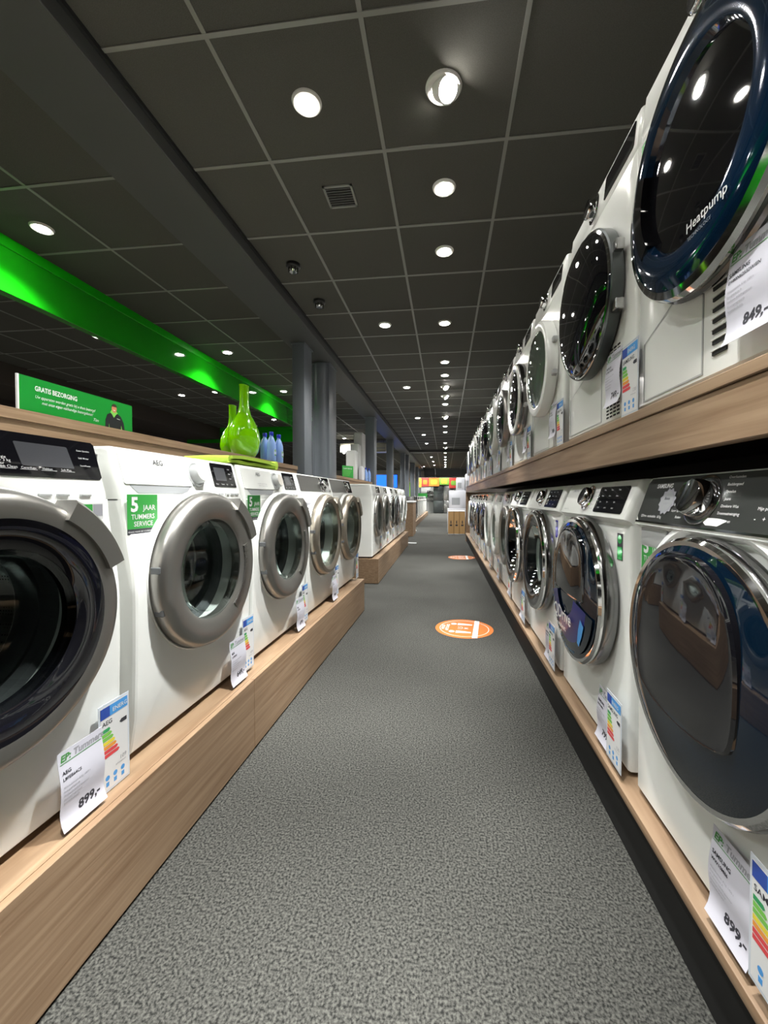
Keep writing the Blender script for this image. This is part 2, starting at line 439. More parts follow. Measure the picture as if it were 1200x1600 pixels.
# ------------------------------------------------------------------ furniture: plinths, shelves, ledges
L1A = math.atan(0.0215)          # left plinth runs slightly askew
def lx(y): return -0.770 + 0.0215 * y
def plinth_block(name, x, y0, y1, depth, h, lab, rz=0.0, seam=()):
    r = empty(name, (x, y0, 0), rz); tag(r, lab, 'display plinth', 'wood-look display plinths')
    ys = [0] + list(seam) + [y1 - y0]
    for a, b in zip(ys[:-1], ys[1:]):
        MB().box(-0.018, 0, a + 0.0008, b - 0.0008, 0.008, h, 'wood', 0.0012, 1).build('front_panel', r)
    MB().box(-depth, -0.0185, 0, y1 - y0, h - 0.018, h, 'wood').build('top_panel', r)
    for yy in (0, y1 - y0 - 0.018): MB().box(-depth, -0.0185, yy, yy + 0.018, 0.008, h - 0.0185, 'wood').build('end_panel', r)
    MB().box(-depth, -0.03, 0.02, y1 - y0 - 0.02, 0, 0.008, 'plinth_black').build('skid', r)
    return r
plinth_block('display_plinth', lx(-0.9), -0.9, 3.40, 0.66, 0.278, 'long wooden plinth carrying the nearest left row of washing machines', -L1A, (2.37,))
plinth_block('display_plinth', -0.752, 4.45, 8.12, 0.70, 0.285, 'second wooden plinth on the left, beyond the gap in the row')
plinth_block('display_plinth', -0.955, 12.9, 22.0, 0.50, 0.18, 'low distant wooden plinth under stainless and white appliances')
mb = MB().box(-1.6, -0.80, 9.9, 10.85, 0, 0.84, 'wood', 0.004, 1); mb.box(-1.62, -0.79, 9.88, 10.9, 0.84, 0.875, 'white_matte', 0.004, 1)
tag(mb.build('wooden_counter'), 'wooden counter with a white top behind the second left row', 'counter')

def ledge(name, x, y0, y1, lab, rz=0.0, h=1.302):
    r = empty(name, (x, y0, 0), rz); tag(r, lab, 'wooden ledge', 'wood-look ledges behind the left machines')
    MB().box(-0.42, 0, 0, y1 - y0, h - 0.04, h, 'wood', 0.0015, 1).build('top_board', r)
    MB().box(-0.03, -0.012, 0, y1 - y0, 0, h - 0.0405, 'wood').build('back_panel', r)
    MB().box(-0.40, -0.031, 0.0, 0.018, 0, h - 0.0405, 'wood').build('end_panel', r)
    return r
ledge('back_ledge', -1.50, -0.9, 3.95, 'long wooden ledge standing behind the nearest left machines')
ledge('back_ledge', -1.50, 5.20, 8.15, 'wooden ledge behind the second left row, past the pillars', 0, 1.29)

# right shelving
RX = 0.527
def rx(y): return 0.512 - 0.005 * y
RA = math.atan(0.005)
RE = 8.95
r = empty('lower_shelf', (rx(-0.9), -0.9, 0), RA); tag(r, 'low wooden shelf board on black base along right side of aisle', 'display shelf')
LEN = RE + 0.9
MB().box(-0.025, 0.80, 0, LEN, 0.165, 0.190, 'wood', 0.003, 2).build('shelf_board', r)
MB().box(0.0, 0.018, 0, LEN, 0, 0.1645, 'plinth_black').build('base', r)
MB().box(0.70, 0.718, 0, LEN, 0.191, 1.085, 'wall_dark').build('back_panel', r)
MB().box(-0.02, 0.70, LEN + 0.001, LEN + 0.02, 0, 1.085, 'wood').build('end_panel', r)
r = empty('upper_shelf', (rx(-0.9), -0.9, 0), RA); tag(r, 'thick wooden upper shelf carrying the top row of machines', 'display shelf')
MB().box(-0.02, 0.80, 0, LEN + 0.02, 1.186, 1.211, 'wood', 0.002, 1).build('shelf_board', r)
MB().box(-0.016, 0.012, 0, LEN + 0.02, 1.086, 1.1855, 'wood', 0.002, 1).build('fascia', r)
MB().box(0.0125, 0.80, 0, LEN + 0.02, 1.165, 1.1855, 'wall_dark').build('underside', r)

# ------------------------------------------------------------------ washing machine parts
ZC = 0.47     # door centre height in the machine frame
def bow_f(z, b):
    if z <= 0.0: return 0.0
    if z < 0.12: return -0.75 * b * (z / 0.12)
    if z < 0.45: t = (z - 0.12) / 0.33; return -b * (0.75 + 0.25 * math.sin(t * PI / 2))
    if z < 0.72: t = (z - 0.45) / 0.27; return -b * (0.5 + 0.5 * math.cos(t * PI))
    return 0.0
def shell(w, h, d, zt, hole, bow, zc=ZC):
    """cabinet: front panel with a round opening, sides, top, back"""
    mb = MB(); z0 = 0.015
    hx = w / 2 - 0.010; a, b = z0 + 0.006, zt - 0.002
    angs = sorted([2 * PI * i / 64 for i in range(64)] + [math.atan2(q - zc, p) % (2 * PI) for p in (-hx, hx) for q in (a, b)])
    angs = [t for i, t in enumerate(angs) if i == 0 or t - angs[i - 1] > 1e-4]
    rect = []
    for t in angs:
        c, s = math.cos(t), math.sin(t); k = 1e9
        if abs(c) > 1e-6: k = min(k, hx / abs(c))
        if s > 1e-6: k = min(k, (b - zc) / s)
        if s < -1e-6: k = min(k, (a - zc) / s)
        rect.append((c * k, zc + s * k))
    n = len(angs); rows = []
    hr = hole if hole else 0.02
    circ = [(hr * math.cos(t), zc + hr * math.sin(t)) for t in angs]
    if hole: rows.append([(x, 0.14, z) for x, z in circ])
    for f in (0.0, 0.25, 0.5, 0.75, 1.0):
        rows.append([(cx + (px - cx) * f, bow_f(cz + (pz - cz) * f, bow), cz + (pz - cz) * f) for (cx, cz), (px, pz) in zip(circ, rect)])
    mx, mz = 0, (a + b) / 2
    for e, dy in ((0.006, 0.003), (0.0095, 0.009), (0.010, 0.018), (0.010, d)):
        sx, sz = (hx + e) / hx, ((b - a) / 2 + e * 0.6) / ((b - a) / 2)
        rows.append([(px * sx, (bow_f(pz, bow) + dy) if dy < d else d, mz + (pz - mz) * sz) for px, pz in rect])
    vs = [p for r_ in rows for p in r_]; fs = []
    for j in range(len(rows) - 1):
        for i in range(n): fs.append([j * n + i, j * n + (i + 1) % n, (j + 1) * n + (i + 1) % n, (j + 1) * n + i])
    if not hole: fs.append(list(range(n)))
    fs.append([(len(rows) - 1) * n + i for i in range(n)])
    mb.add(vs, fs, 'white')
    mb.box(-w / 2, w / 2, 0.075, d, zt, h - 0.022, 'white')
    for sx in (-1, 1):
        for yy in (0.06, d - 0.06): mb.lathe([(0.022, 0.0), (0.022, 0.02)], 'black_plastic', (sx * (w / 2 - 0.06), yy, 0), 'z', 16)
    return mb

def drum(root, hole, zc=ZC):
    mb = MB().lathe([(hole + 0.002, 0.02), (hole - 0.012, 0.03), (hole - 0.016, 0.05), (hole - 0.006, 0.07), (hole - 0.014, 0.10), (hole - 0.01, 0.125)], 'rubber', (0, 0, zc))
    mb.build('door_gasket', root)
    mb = MB().lathe([(hole - 0.01, 0.11), (hole + 0.06, 0.13), (0.235, 0.15), (0.235, 0.40), (0.22, 0.42), (0.08, 0.40), (0.0, 0.40)], 'drum_metal', (0, 0, zc))
    for k in range(3):
        a = k * 2 * PI / 3 + 0.5
        M = Matrix.Translation((0, 0, zc)) @ Matrix.Rotation(a, 4, 'Y')
        mb.box(-0.022, 0.022, 0.16, 0.39, 0.17, 0.236, 'drum_metal', 0.012, 2, M=M)
    mb.build('drum', root)

class Con:
    """slanted control panel; pt(x, t) is a point on its face, t from bottom 0 to top 1"""
    def __init__(s, w, z0, z1, y0, y1, lip=0.0):
        s.w, s.z0, s.z1, s.y0, s.y1 = w, z0, z1, y0, y1
        s.up = Vector((0, y1 - y0, z1 - z0)).normalized(); s.n = Vector((0, -(z1 - z0), y1 - y0)).normalized()
        s.h = math.hypot(y1 - y0, z1 - z0)
    def pt(s, x, t, off=0.0012):
        return Vector((x, s.y0 + (s.y1 - s.y0) * t, s.z0 + (s.z1 - s.z0) * t)) + s.n * off
    def mesh(s, zt, key='white', chin=0.0, d=0.09):
        mb = MB()
        poly = [(d, zt), (0.002, zt)]
        if chin: poly += [(s.y0 + 0.006, s.z0 - 0.003)]
        poly += [(s.y0, s.z0), (s.y1, s.z1)]
        c = s.z1 + 0.006
        poly += [(s.y1 + 0.006, c), (s.y1 + 0.03, s.z1 + 0.008), (d, s.z1 + 0.008)]
        # rounded ends: three cross sections inset at the sides
        def sec(x, ins): return [(x, y + (ins if y < 0.06 else 0), z - (ins * 0.4 if z > zt + 0.01 else 0)) for y, z in poly]
        w = s.w / 2
        secs = [sec(-w, 0.012), sec(-w + 0.003, 0.005), sec(-w + 0.010, 0.0), sec(w - 0.010, 0.0), sec(w - 0.003, 0.005), sec(w, 0.012)]
        n = len(poly); vs = [p for q in secs for p in q]; fs = []
        for j in range(5):
            for i in range(n): fs.append([j * n + i, j * n + (i + 1) % n, (j + 1) * n + (i + 1) % n, (j + 1) * n + i])
        fs += [list(range(n)), [5 * n + i for i in range(n)]]
        return mb.add(vs, fs, key)
    def panel(s, x0, x1, t0, t1, key, th=0.0015, skew=0.0, bev=0.006):
        """thin raised slab on the face"""
        mb = MB(); e = bev; H = s.h
        et = e / H
        ring = [(x0 + e, t0), (x1 - e, t0), (x1, t0 + et), (x1, t1 - et), (x1 - e, t1), (x0 + e, t1), (x0, t1 - et), (x0, t0 + et)]
        ring = [(x + skew * (t - t0), t) for x, t in ring]
        vs = [s.pt(x, t, -0.001) for x, t in ring] + [s.pt(x, t, th) for x, t in ring]
        fs = [[i, (i + 1) % 8, 8 + (i + 1) % 8, 8 + i] for i in range(8)] + [list(range(8, 16))]
        return mb.add(vs, fs, key)
    def knob(s, x, t, r, dpt, key, face, spokes=0, ringkey=None):
        mb = MB()
        M = Matrix.Identity(3); q = Vector((0, 0, 1)).rotation_difference(s.n).to_matrix().to_4x4()
        if ringkey: mb.lathe([(r * 1.35, -0.002), (r * 1.35, 0.004), (r * 1.2, 0.006), (r * 1.0, 0.004)], ringkey, s.pt(x, t, 0), 'z', 40, M=q)
        mb.lathe([(r, 0), (r, dpt * 0.55), (r * 0.95, dpt * 0.85), (r * 0.86, dpt)], key, s.pt(x, t, 0), 'z', 40, M=q)
        mb.lathe([(r * 0.86, dpt), (0, dpt - (0.004 if spokes else 0))], face, s.pt(x, t, 0), 'z', 40 if not spokes else spokes, M=q)
        return mb

def marks(mb, con, x0, t0, rows, dx, dt, words, size, key='print_white', align='LEFT'):
    for i in range(rows):
        mb.text(words[i % len(words)], size, con.pt(x0 + dx * i, t0 - dt * i, 0.0028), X, con.up, key, align)

PROG = ['Programma', 'Katoen', 'Synthetica', 'Fijne Was', 'Wol/Zijde', 'Stoom', 'OkoPower', 'Anti-Allergie', '20 min. - 3 kg', 'Outdoor', 'Machine Clean']

def five_year(root, x, z, y=-0.004, s=0.108):
    mb = MB().box(x - s / 2, x + s / 2, y - 0.0008, y, z - s * 0.36, z + s * 0.5, 'sticker_green')
    mb.box(x - s / 2, x + s / 2, y - 0.0008, y, z - s * 0.5, z - s * 0.361, 'ink')
    f = y - 0.0013
    mb.text('5', s * 0.50, (x - s * 0.40, f, z + s * 0.08), X, Z, 'print_white', bold=0.035)
    mb.text('JAAR', s * 0.19, (x + s * 0.0, f, z + s * 0.10), X, Z, 'print_white', bold=0.012)
    mb.text('TUMMERS', s * 0.175, (x, f, z - s * 0.12), X, Z, 'print_white', 'CENTER', bold=0.012)
    mb.text('SERVICE', s * 0.175, (x + s * 0.01, f, z - s * 0.30), X, Z, 'print_white', 'CENTER', bold=0.012)
    mb.text('VRAAG NAAR DE VOORWAARDEN', s * 0.062, (x, f, z - s * 0.455), X, Z, 'print_white', 'CENTER')
    o = mb.build('service_sticker', root); o['label'] = 'green square sticker reading 5 jaar Tummers service'
    return o

def ring_door(root, key, glasskey, r0=0.262, r1=0.165, deep=0.045, handle='AEG', zc=ZC, base=-0.02, collar='white', ribs=False, inner=None, innw=0.045):
    """round door: collar, ring, glass bowl, handle, hinges"""
    o = (0, base, zc)
    mb = MB()
    if collar:
        mb.lathe([(r0 + 0.009, 0.02), (r0 + 0.008, -0.001), (r0 + 0.005, -0.003), (r0 + 0.002, 0.0), (r0 + 0.001, 0.02)], collar, o)
        mb.build('door_collar', root); mb = MB()
    d = deep
    k = r0 - r1
    prof = [(r0 - 0.006, 0.01), (r0, 0.0), (r0 + 0.001, -d * 0.45), (r0 - 0.004, -d * 0.75), (r0 - 0.014, -d), (r0 - 0.030, -d - 0.004),
            (r1 + 0.035, -d - 0.001), (r1 + 0.012, -d + 0.004), (r1, -d + 0.012), (r1 - 0.003, 0.0)]
    mb.lathe(prof, key, o, seg=96)
    door = mb.build('door', root)
    if inner:
        MB().lathe([(r1 + innw, -d - 0.0025), (r1 + innw * 0.5, -d - 0.0015), (r1 + 0.001, -d + 0.004), (r1 - 0.012, -d + 0.010), (r1 - 0.014, 0.0)], inner, o, seg=96).build('glass_surround', door)
    if ribs:
        mr_ = MB()
        for i in range(46):
            a = math.radians(18 - i * 1.6); c, s_ = math.cos(a), math.sin(a)
            M = Matrix.Translation(o) @ Matrix.Rotation(-a, 4, 'Y')
            mr_.box(r1 + 0.012, r1 + 0.052, -d - 0.0025, -d + 0.006, -0.0011, 0.0011, key, M=M)
        mr_.build('ribs', door)
    if glasskey in ('glass', 'glass_smoke'):
        g = MB().lathe([(r1 - 0.002, -d + 0.014), (r1 - 0.010, -d + 0.010), (r1 * 0.86, -d + 0.022), (r1 * 0.83, 0.03), (r1 * 0.76, 0.075), (r1 * 0.5, 0.10), (0, 0.108)], glasskey, o, seg=64)
    else:
        g = MB().lathe([(r1 - 0.002, -d + 0.008), (r1 * 0.8, -d - 0.004), (r1 * 0.5, -d - 0.012), (0, -d - 0.016)], glasskey, o, seg=64)
    g.build('door_glass', door)
    if handle == 'AEG':
        MB().sector(r0 - 0.030, r0 + 0.017, -0.004, -d - 0.012, 20, 60, key, o, 24, 0.006).build('door_handle', door)
    elif handle == 'SMALL':
        MB().sector(r0 - 0.024, r0 + 0.006, -0.004, -d - 0.010, -12, 22, key, o, 16, 0.004).build('door_handle', door)
    for a in (172, 200):
        aa = math.radians(a)
        mb = MB().box((r0 - 0.002) * math.cos(aa) - 0.004, (r0 - 0.002) * math.cos(aa) + 0.006, base - d * 0.7, base - 0.004, zc + r0 * math.sin(aa) - 0.010, zc + r0 * math.sin(aa) + 0.010, 'rubber', 0.002, 1)
        mb.build('hinge', door)
    return door

def finish(root):
    return root

# --- AEG type, black touch panel (nearest left)
def machine_black_panel():
    r = empty('washing_machine'); w = 0.60
    shell(w, 0.845, 0.56, 0.70, 0.185, 0.03).build('cabinet', r, smooth=0.18)
    con = Con(w, 0.722, 0.835, 0.004, 0.036); con.mesh(0.70).build('control_panel', r)
    cp = r.children[-1]
    MB().box(-w / 2 + 0.003, w / 2 - 0.003, 0.042, 0.56, 0.824, 0.845, 'white', 0.006, 2).build('top_lid', r)
    dp = con.panel(-0.235, 0.290, 0.26, 1.07, 'black_gloss', 0.002, 0.0).build('display_panel', cp)
    mb = con.panel(0.108, 0.222, 0.46, 0.90, 'screen_grey', 0.0028, -0.015, 0.002)
    mb.build('screen', dp)
    mb = MB()
    for i in range(11): mb.text(PROG[i], 0.0085, con.pt(0.012 + i * 0.0035, 0.95 - i * 0.055, 0.0034), X, con.up, 'print_white')
    for i, t in enumerate(['Tijd', 'Centrifuge', 'Vlekken', 'Soft Plus']): mb.text(t, 0.007, con.pt(0.062 + i * 0.042, 0.40, 0.0034), X, con.up, 'print_white'); mb.quad(con.pt(0.060 + i * 0.042, 0.385, 0.0034), X, con.up, 0.034, 0.0007, 'print_white')
    for i, t in enumerate(['Extra Spoelen', 'Soft Water', 'Start/Pauze']): mb.text(t, 0.006, con.pt(0.238, 0.84 - i * 0.16, 0.0034), X, con.up, 'print_white')
    mb.quad(con.pt(-0.062, 0.32, 0.0034), X, con.up, 0.0008, 0.075, 'print_grey')
    mb.build('panel_print', dp)
    con.knob(-0.12, 0.66, 0.036, 0.022, 'silver', 'silver', ringkey='black_plastic').build('knob', cp)
    mb = MB()
    for i, x in enumerate((0.08, 0.14, 0.18, 0.235)):
        mb.box(x - 0.014, x + 0.014, -0.0015, 0.004, 0.711, 0.7165, 'grey_plastic', 0.001, 1)
    mb.build('button', cp)
    drum(r, 0.185)
    ring_door(r, 'silver', 'glass', 0.252, 0.158, 0.045, 'AEG', base=-0.03, inner='black_gloss', collar='white', innw=0.062)
    mb = MB().box(0.215, 0.272, -0.008, -0.007, 0.655, 0.695, 'print_white'); mb.box(0.217, 0.243, -0.0085, -0.008, 0.664, 0.692, 'sticker_green'); mb.box(0.245, 0.270, -0.0085, -0.008, 0.664, 0.692, 'ink_grey')
    mb.box(0.217, 0.270, -0.0085, -0.008, 0.600, 0.648, 'print_white')
    mb.lathe([(0, -0.0090), (0.010, -0.0090)], 'bar_green', (0.230, 0, 0.625), 'y', 20); mb.lathe([(0.009, -0.0090), (0.011, -0.0090)], 'ink_grey', (0.255, 0, 0.625), 'y', 20)
    mb.text('AAA', 0.009, (0.246, -0.0095, 0.622), X, Z, 'ink')
    mb.build('eco_sticker', r)
    return r

# --- AEG type, white panel with drawer, knob and small black display
def machine_white_panel():
    r = empty('washing_machine'); w = 0.60
    shell(w, 0.845, 0.56, 0.70, 0.185, 0.03).build('cabinet', r, smooth=0.18)
    con = Con(w, 0.705, 0.835, 0.001, 0.036); con.mesh(0.70).build('control_panel', r); cp = r.children[-1]
    MB().box(-w / 2 + 0.003, w / 2 - 0.003, 0.042, 0.56, 0.824, 0.845, 'white', 0.006, 2).build('top_lid', r)
    dr = con.panel(-0.285, -0.005, 0.30, 0.97, 'white', 0.003, 0.0, 0.004).build('drawer', cp)
    mb = MB()
    # scooped grip below the drawer front
    a, b, c, d_ = con.pt(-0.27, 0.29, 0.002), con.pt(-0.01, 0.29, 0.002), con.pt(-0.04, 0.09, 0.001), con.pt(-0.25, 0.09, 0.001)
    i1, i2, i3, i4 = con.pt(-0.255, 0.28, -0.018), con.pt(-0.03, 0.28, -0.018), con.pt(-0.05, 0.10, -0.004), con.pt(-0.24, 0.10, -0.004)
    mb.add([con.pt(-0.268, 0.285, 0.0008), con.pt(-0.012, 0.285, 0.0008), con.pt(-0.045, 0.11, 0.0008), con.pt(-0.245, 0.11, 0.0008)], [[0, 1, 2, 3]], 'print_grey')
    mb.build('drawer_grip', cp)
    mb = MB()
    mb.text('AEG', 0.022, con.pt(-0.165, 0.76, 0.0045), X, con.up, 'ink', bold=0.006)
    mb.text('Serie 6000 ProSense Technology', 0.0065, con.pt(-0.165, 0.47, 0.0045), X, con.up, 'ink_grey')
    mb.text('1400 rpm  8 kg  Inverter Motor', 0.0065, con.pt(-0.16, 0.40, 0.0045), X, con.up, 'ink_grey')
    mb.build('print', dr)
    con.knob(0.028, 0.62, 0.033, 0.030, 'grey_plastic', 'knob_beige', ringkey='grey_plastic').build('knob', cp)
    mb = MB()
    for i in range(10): mb.text(PROG[i], 0.0072, con.pt(0.072 + 0.0012 * i, 0.90 - i * 0.062, 0.0012), X, con.up, 'ink_grey')
    mb.build('programme_print', cp)
    dp = con.panel(0.125, 0.272, 0.32, 1.0, 'black_gloss', 0.002, 0.0, 0.003).build('display_panel', cp)
    con.panel(0.142, 0.212, 0.50, 0.88, 'screen_grey', 0.0028, 0.0, 0.002).build('screen', dp)
    mb = MB()
    for i in range(4): mb.text(['Temp', 'Toeren', 'Tijd', 'Start'][i], 0.007, con.pt(0.135 + i * 0.033, 0.38, 0.0032), X, con.up, 'print_white')
    for i in range(3): mb.text('Extra', 0.0065, con.pt(0.232, 0.84 - i * 0.14, 0.0032), X, con.up, 'print_white')
    mb.build('panel_print', dp)
    mb = MB()
    for x in (0.15, 0.19, 0.225, 0.255): mb.box(x - 0.012, x + 0.012, -0.0015, 0.006, 0.716, 0.723, 'grey_plastic', 0.001, 1)
    mb.build('button', cp)
    drum(r, 0.185)
    ring_door(r, 'silver', 'glass', 0.252, 0.165, 0.045, 'AEG', base=-0.03, ribs=True)
    return r

# --- steel-panelled variant with champagne door ring
def machine_steel_panel():
    r = empty('washing_machine'); w = 0.60
    shell(w, 0.845, 0.56, 0.70, 0.185, 0.03).build('cabinet', r, smooth=0.18)
    con = Con(w, 0.722, 0.835, 0.004, 0.036); con.mesh(0.70).build('control_panel', r); cp = r.children[-1]
    MB().box(-w / 2 + 0.003, w / 2 - 0.003, 0.042, 0.56, 0.824, 0.845, 'white', 0.006, 2).build('top_lid', r)
    con.panel(-0.285, 0.09, 0.18, 1.02, 'panel_steel', 0.002, 0.0).build('drawer', cp)
    dp = con.panel(0.092, 0.28, 0.18, 1.02, 'black_gloss', 0.002, 0.0).build('display_panel', cp)
    con.knob(0.125, 0.58, 0.034, 0.022, 'dark_chrome', 'chrome', 18, ringkey='chrome').build('knob', cp)
    mb = MB()
    for i in range(6): mb.text(PROG[i + 1], 0.007, con.pt(0.18, 0.88 - i * 0.11, 0.003), X, con.up, 'print_white')
    mb.build('panel_print', dp)
    drum(r, 0.185)
    ring_door(r, 'champagne', 'glass', 0.255, 0.205, 0.05, 'AEG', base=-0.03, inner=None)
    mb = MB().box(-0.27, -0.13, -0.0085, -0.008, 0.56, 0.68, 'wrap'); mb.box(-0.26, -0.14, -0.009, -0.0085, 0.66, 0.675, 'ink_grey')
    for i in range(3):
        for j in range(2): mb.box(-0.255 + j * 0.06, -0.205 + j * 0.06, -0.009, -0.0085, 0.625 - i * 0.028, 0.645 - i * 0.028, 'print_grey')
    mb.build('feature_sticker', r)
    mb = MB().box(-0.255, -0.02, -0.0225, -0.02, 0.148, 0.150, 'grey_plastic'); mb.build('flap_line', r)
    return r

def dome_door(root, rim, glass_, r0=0.258, thick=0.055, inner=None, zc=ZC, base=-0.008, dome=0.02, sidekey='dark_chrome', hinge_side=None, rimw=0.018):
    o = (0, base, zc)
    door = MB().lathe([(r0 - 0.01, 0.008), (r0 + 0.002, -0.002), (r0 + 0.004, -thick * 0.55), (r0, -thick * 0.72)], sidekey, o, seg=96).build('door', root)
    MB().lathe([(r0, -thick * 0.70), (r0 + 0.001, -thick * 0.85), (r0 - rimw * 0.35, -thick), (r0 - rimw, -thick * 0.98)], rim, o, seg=96).build('chrome_rim', door)
    r1 = r0 - rimw
    g = MB().lathe([(r1, -thick * 0.97), (r1 * 0.88, -thick - dome * 0.30), (r1 * 0.7, -thick - dome * 0.62), (r1 * 0.45, -thick - dome * 0.88), (0, -thick - dome)], glass_, o, seg=96)
    gl = g.build('door_glass', door)
    return door, o, r1

# --- Samsung type with dark panel and blue-black door (nearest lower right)
def samsung_door_window(parent, o, y, r, cut=0.42, kk=0.35):
    # raised oval inner door in the upper half with a slim grip edge
    mb = MB(); n = 48; rings = []
    for (k, dy) in ((1.0, 0.004), (0.985, -0.004), (0.95, -0.007), (0.90, -0.0055), (0.75, -0.0072), (0.6, -0.0086), (0.45, -0.0096), (0.3, -0.0103), (0.15, -0.0107), (0.04, -0.0109)):
        row = []
        for i in range(n):
            a = 2 * PI * i / n
            x = r * 0.70 * k * math.copysign(abs(math.cos(a)) ** 0.8, math.cos(a)); z = r * 0.86 * k * math.copysign(abs(math.sin(a)) ** 0.85, math.sin(a))
            if z < -r * cut: z = -r * cut - (abs(z) - r * cut) * kk
            row.append((o[0] + x, o[1] + y + dy + 0.10 * (x * x + z * z), o[2] + 0.02 + z))
        rings.append(row)
    vs = [p for q in rings for p in q]; m = len(rings)
    fs = [[j * n + i, j * n + (i + 1) % n, (j + 1) * n + (i + 1) % n, (j + 1) * n + i] for j in range(m - 1) for i in range(n)] + [[(m - 1) * n + i for i in range(n)]]
    mb.add(vs, fs, 'black_gloss'); return mb.build('add_door', parent)

def machine_samsung_dark():
    r = empty('washing_machine'); w = 0.62
    shell(w, 0.85, 0.58, 0.715, 0, 0.0).build('cabinet', r)
    con = Con(w, 0.728, 0.842, -0.016, 0.022); con.mesh(0.715, 'white', 1).build('control_panel', r); cp = r.children[-1]
    MB().box(-w / 2 + 0.003, w / 2 - 0.003, 0.035, 0.58, 0.828, 0.850, 'white', 0.006, 2).build('top_lid', r)
    dp = con.panel(-0.295, 0.300, 0.08, 1.02, 'panel_dark', 0.003, 0.0, 0.012).build('display_panel', cp)
    con.panel(-0.297, 0.302, 0.045, 0.085, 'chrome', 0.0035, 0, 0.002).build('chrome_strip', cp)
    con.knob(-0.055, 0.56, 0.040, 0.034, 'chrome', 'chrome', 22, ringkey='dark_chrome').build('knob', cp)
    mb = MB()
    mb.text('SAMSUNG', 0.015, con.pt(-0.245, 0.80, 0.0042), X, con.up, 'print_white', bold=0.02)
    mb.text('QDrive  ecobubble  10 kg', 0.009, con.pt(-0.275, 0.17, 0.0042), X, con.up, 'print_white', bold=0.01)
    for i, t in enumerate(['Wol', 'Fijne Was', 'Synthetica', 'Katoen', 'Eco 40-60', 'Super Speed', 'Buiten']):
        mb.text(t, 0.008, con.pt(-0.115 + 0.004 * abs(3 - i), 0.92 - i * 0.12, 0.0042), X, con.up, 'print_white', 'RIGHT')
    for i, t in enumerate(['Overhemden', 'Beddengoed', 'Spoelen', 'Jeans', 'Donkere Was', 'Trommelreiniging', 'Centrifugeren']):
        mb.text(t, 0.008, con.pt(0.012 - 0.003 * abs(3 - i), 0.92 - i * 0.12, 0.0042), X, con.up, 'print_white')
    mb.text('Mijn programma', 0.008, con.pt(0.10, 0.42, 0.0042), X, con.up, 'print_white'); mb.text('-    +    Stop', 0.012, con.pt(0.10, 0.26, 0.0042), X, con.up, 'print_white')
    mb.build('panel_print', dp)
    # round badge on the panel
    mb = MB(); q = Vector((0, 0, 1)).rotation_difference(con.n).to_matrix().to_4x4(); c = con.pt(-0.178, 0.52, 0.0045)
    pts = []
    for i in range(24):
        a = i * PI / 12; rr = 0.034 if i % 2 else 0.028
        pts.append((rr * math.cos(a), rr * math.sin(a)))
    mb.poly(c, X, con.up, pts, 'ink_grey'); mb.poly(con.pt(-0.178, 0.52, 0.0052), X, con.up, [(0.024 * math.cos(i * PI / 16), 0.024 * math.sin(i * PI / 16)) for i in range(32)], 'print_grey')
    mb.text('Beste', 0.010, con.pt(-0.178, 0.55, 0.0058), X, con.up, 'ink', 'CENTER'); mb.text('getest', 0.008, con.pt(-0.178, 0.46, 0.0058), X, con.up, 'ink_grey', 'CENTER')
    mb.build('round_badge', cp)
    # drawer front below the panel at left
    mb = MB().box(-0.29, -0.17, -0.006, 0.0, 0.672, 0.722, 'grey_plastic', 0.004, 2); mb.build('filter_grip', r)
    MB().lathe([(0.292, 0.004), (0.288, -0.010), (0.274, -0.014), (0.262, -0.006)], 'white', (0, 0, ZC), a0=math.radians(8), a1=math.radians(172), seg=48).build('door_brow', r)
    door, o, r1 = dome_door(r, 'chrome', 'navy_gloss', 0.248, 0.044, zc=ZC, dome=0.026, sidekey='dark_chrome', rimw=0.014)
    samsung_door_window(door, o, -0.062, r1)
    five_year(r, -0.232, 0.648)
    return r

def samsung_console(r, w):
    con = Con(w, 0.735, 0.842, -0.018, 0.026); con.mesh(0.715, 'white', 1).build('control_panel', r); cp = r.children[-1]
    MB().box(-w / 2 + 0.003, w / 2 - 0.003, 0.038, 0.58, 0.828, 0.850, 'white', 0.006, 2).build('top_lid', r)
    dp = con.panel(0.055, 0.275, 0.12, 0.90, 'black_gloss', 0.002, -0.01, 0.006).build('display_panel', cp)
    mb = MB()
    for i in range(4):
        for j in range(3): mb.text(['Temp', 'Rinse', 'Spin', '00:45'][i], 0.007, con.pt(0.085 + j * 0.055, 0.78 - i * 0.18, 0.003), X, con.up, 'print_white')
    mb.build('panel_print', dp)
    con.knob(-0.035, 0.55, 0.036, 0.028, 'chrome', 'dark_chrome', 14, ringkey='chrome').build('knob', cp)
    mb = MB()
    mb.text('SAMSUNG', 0.014, con.pt(-0.24, 0.78, 0.0014), X, con.up, 'ink_grey', bold=0.01)
    mb.text('ecobubble  9 kg', 0.009, con.pt(-0.27, 0.12, 0.0014), X, con.up, 'ink_grey')
    for i in range(6): mb.text('Programma', 0.0065, con.pt(0.008, 0.86 - i * 0.13, 0.0014), X, con.up, 'ink_grey')
    mb.build('print', cp)
    return con

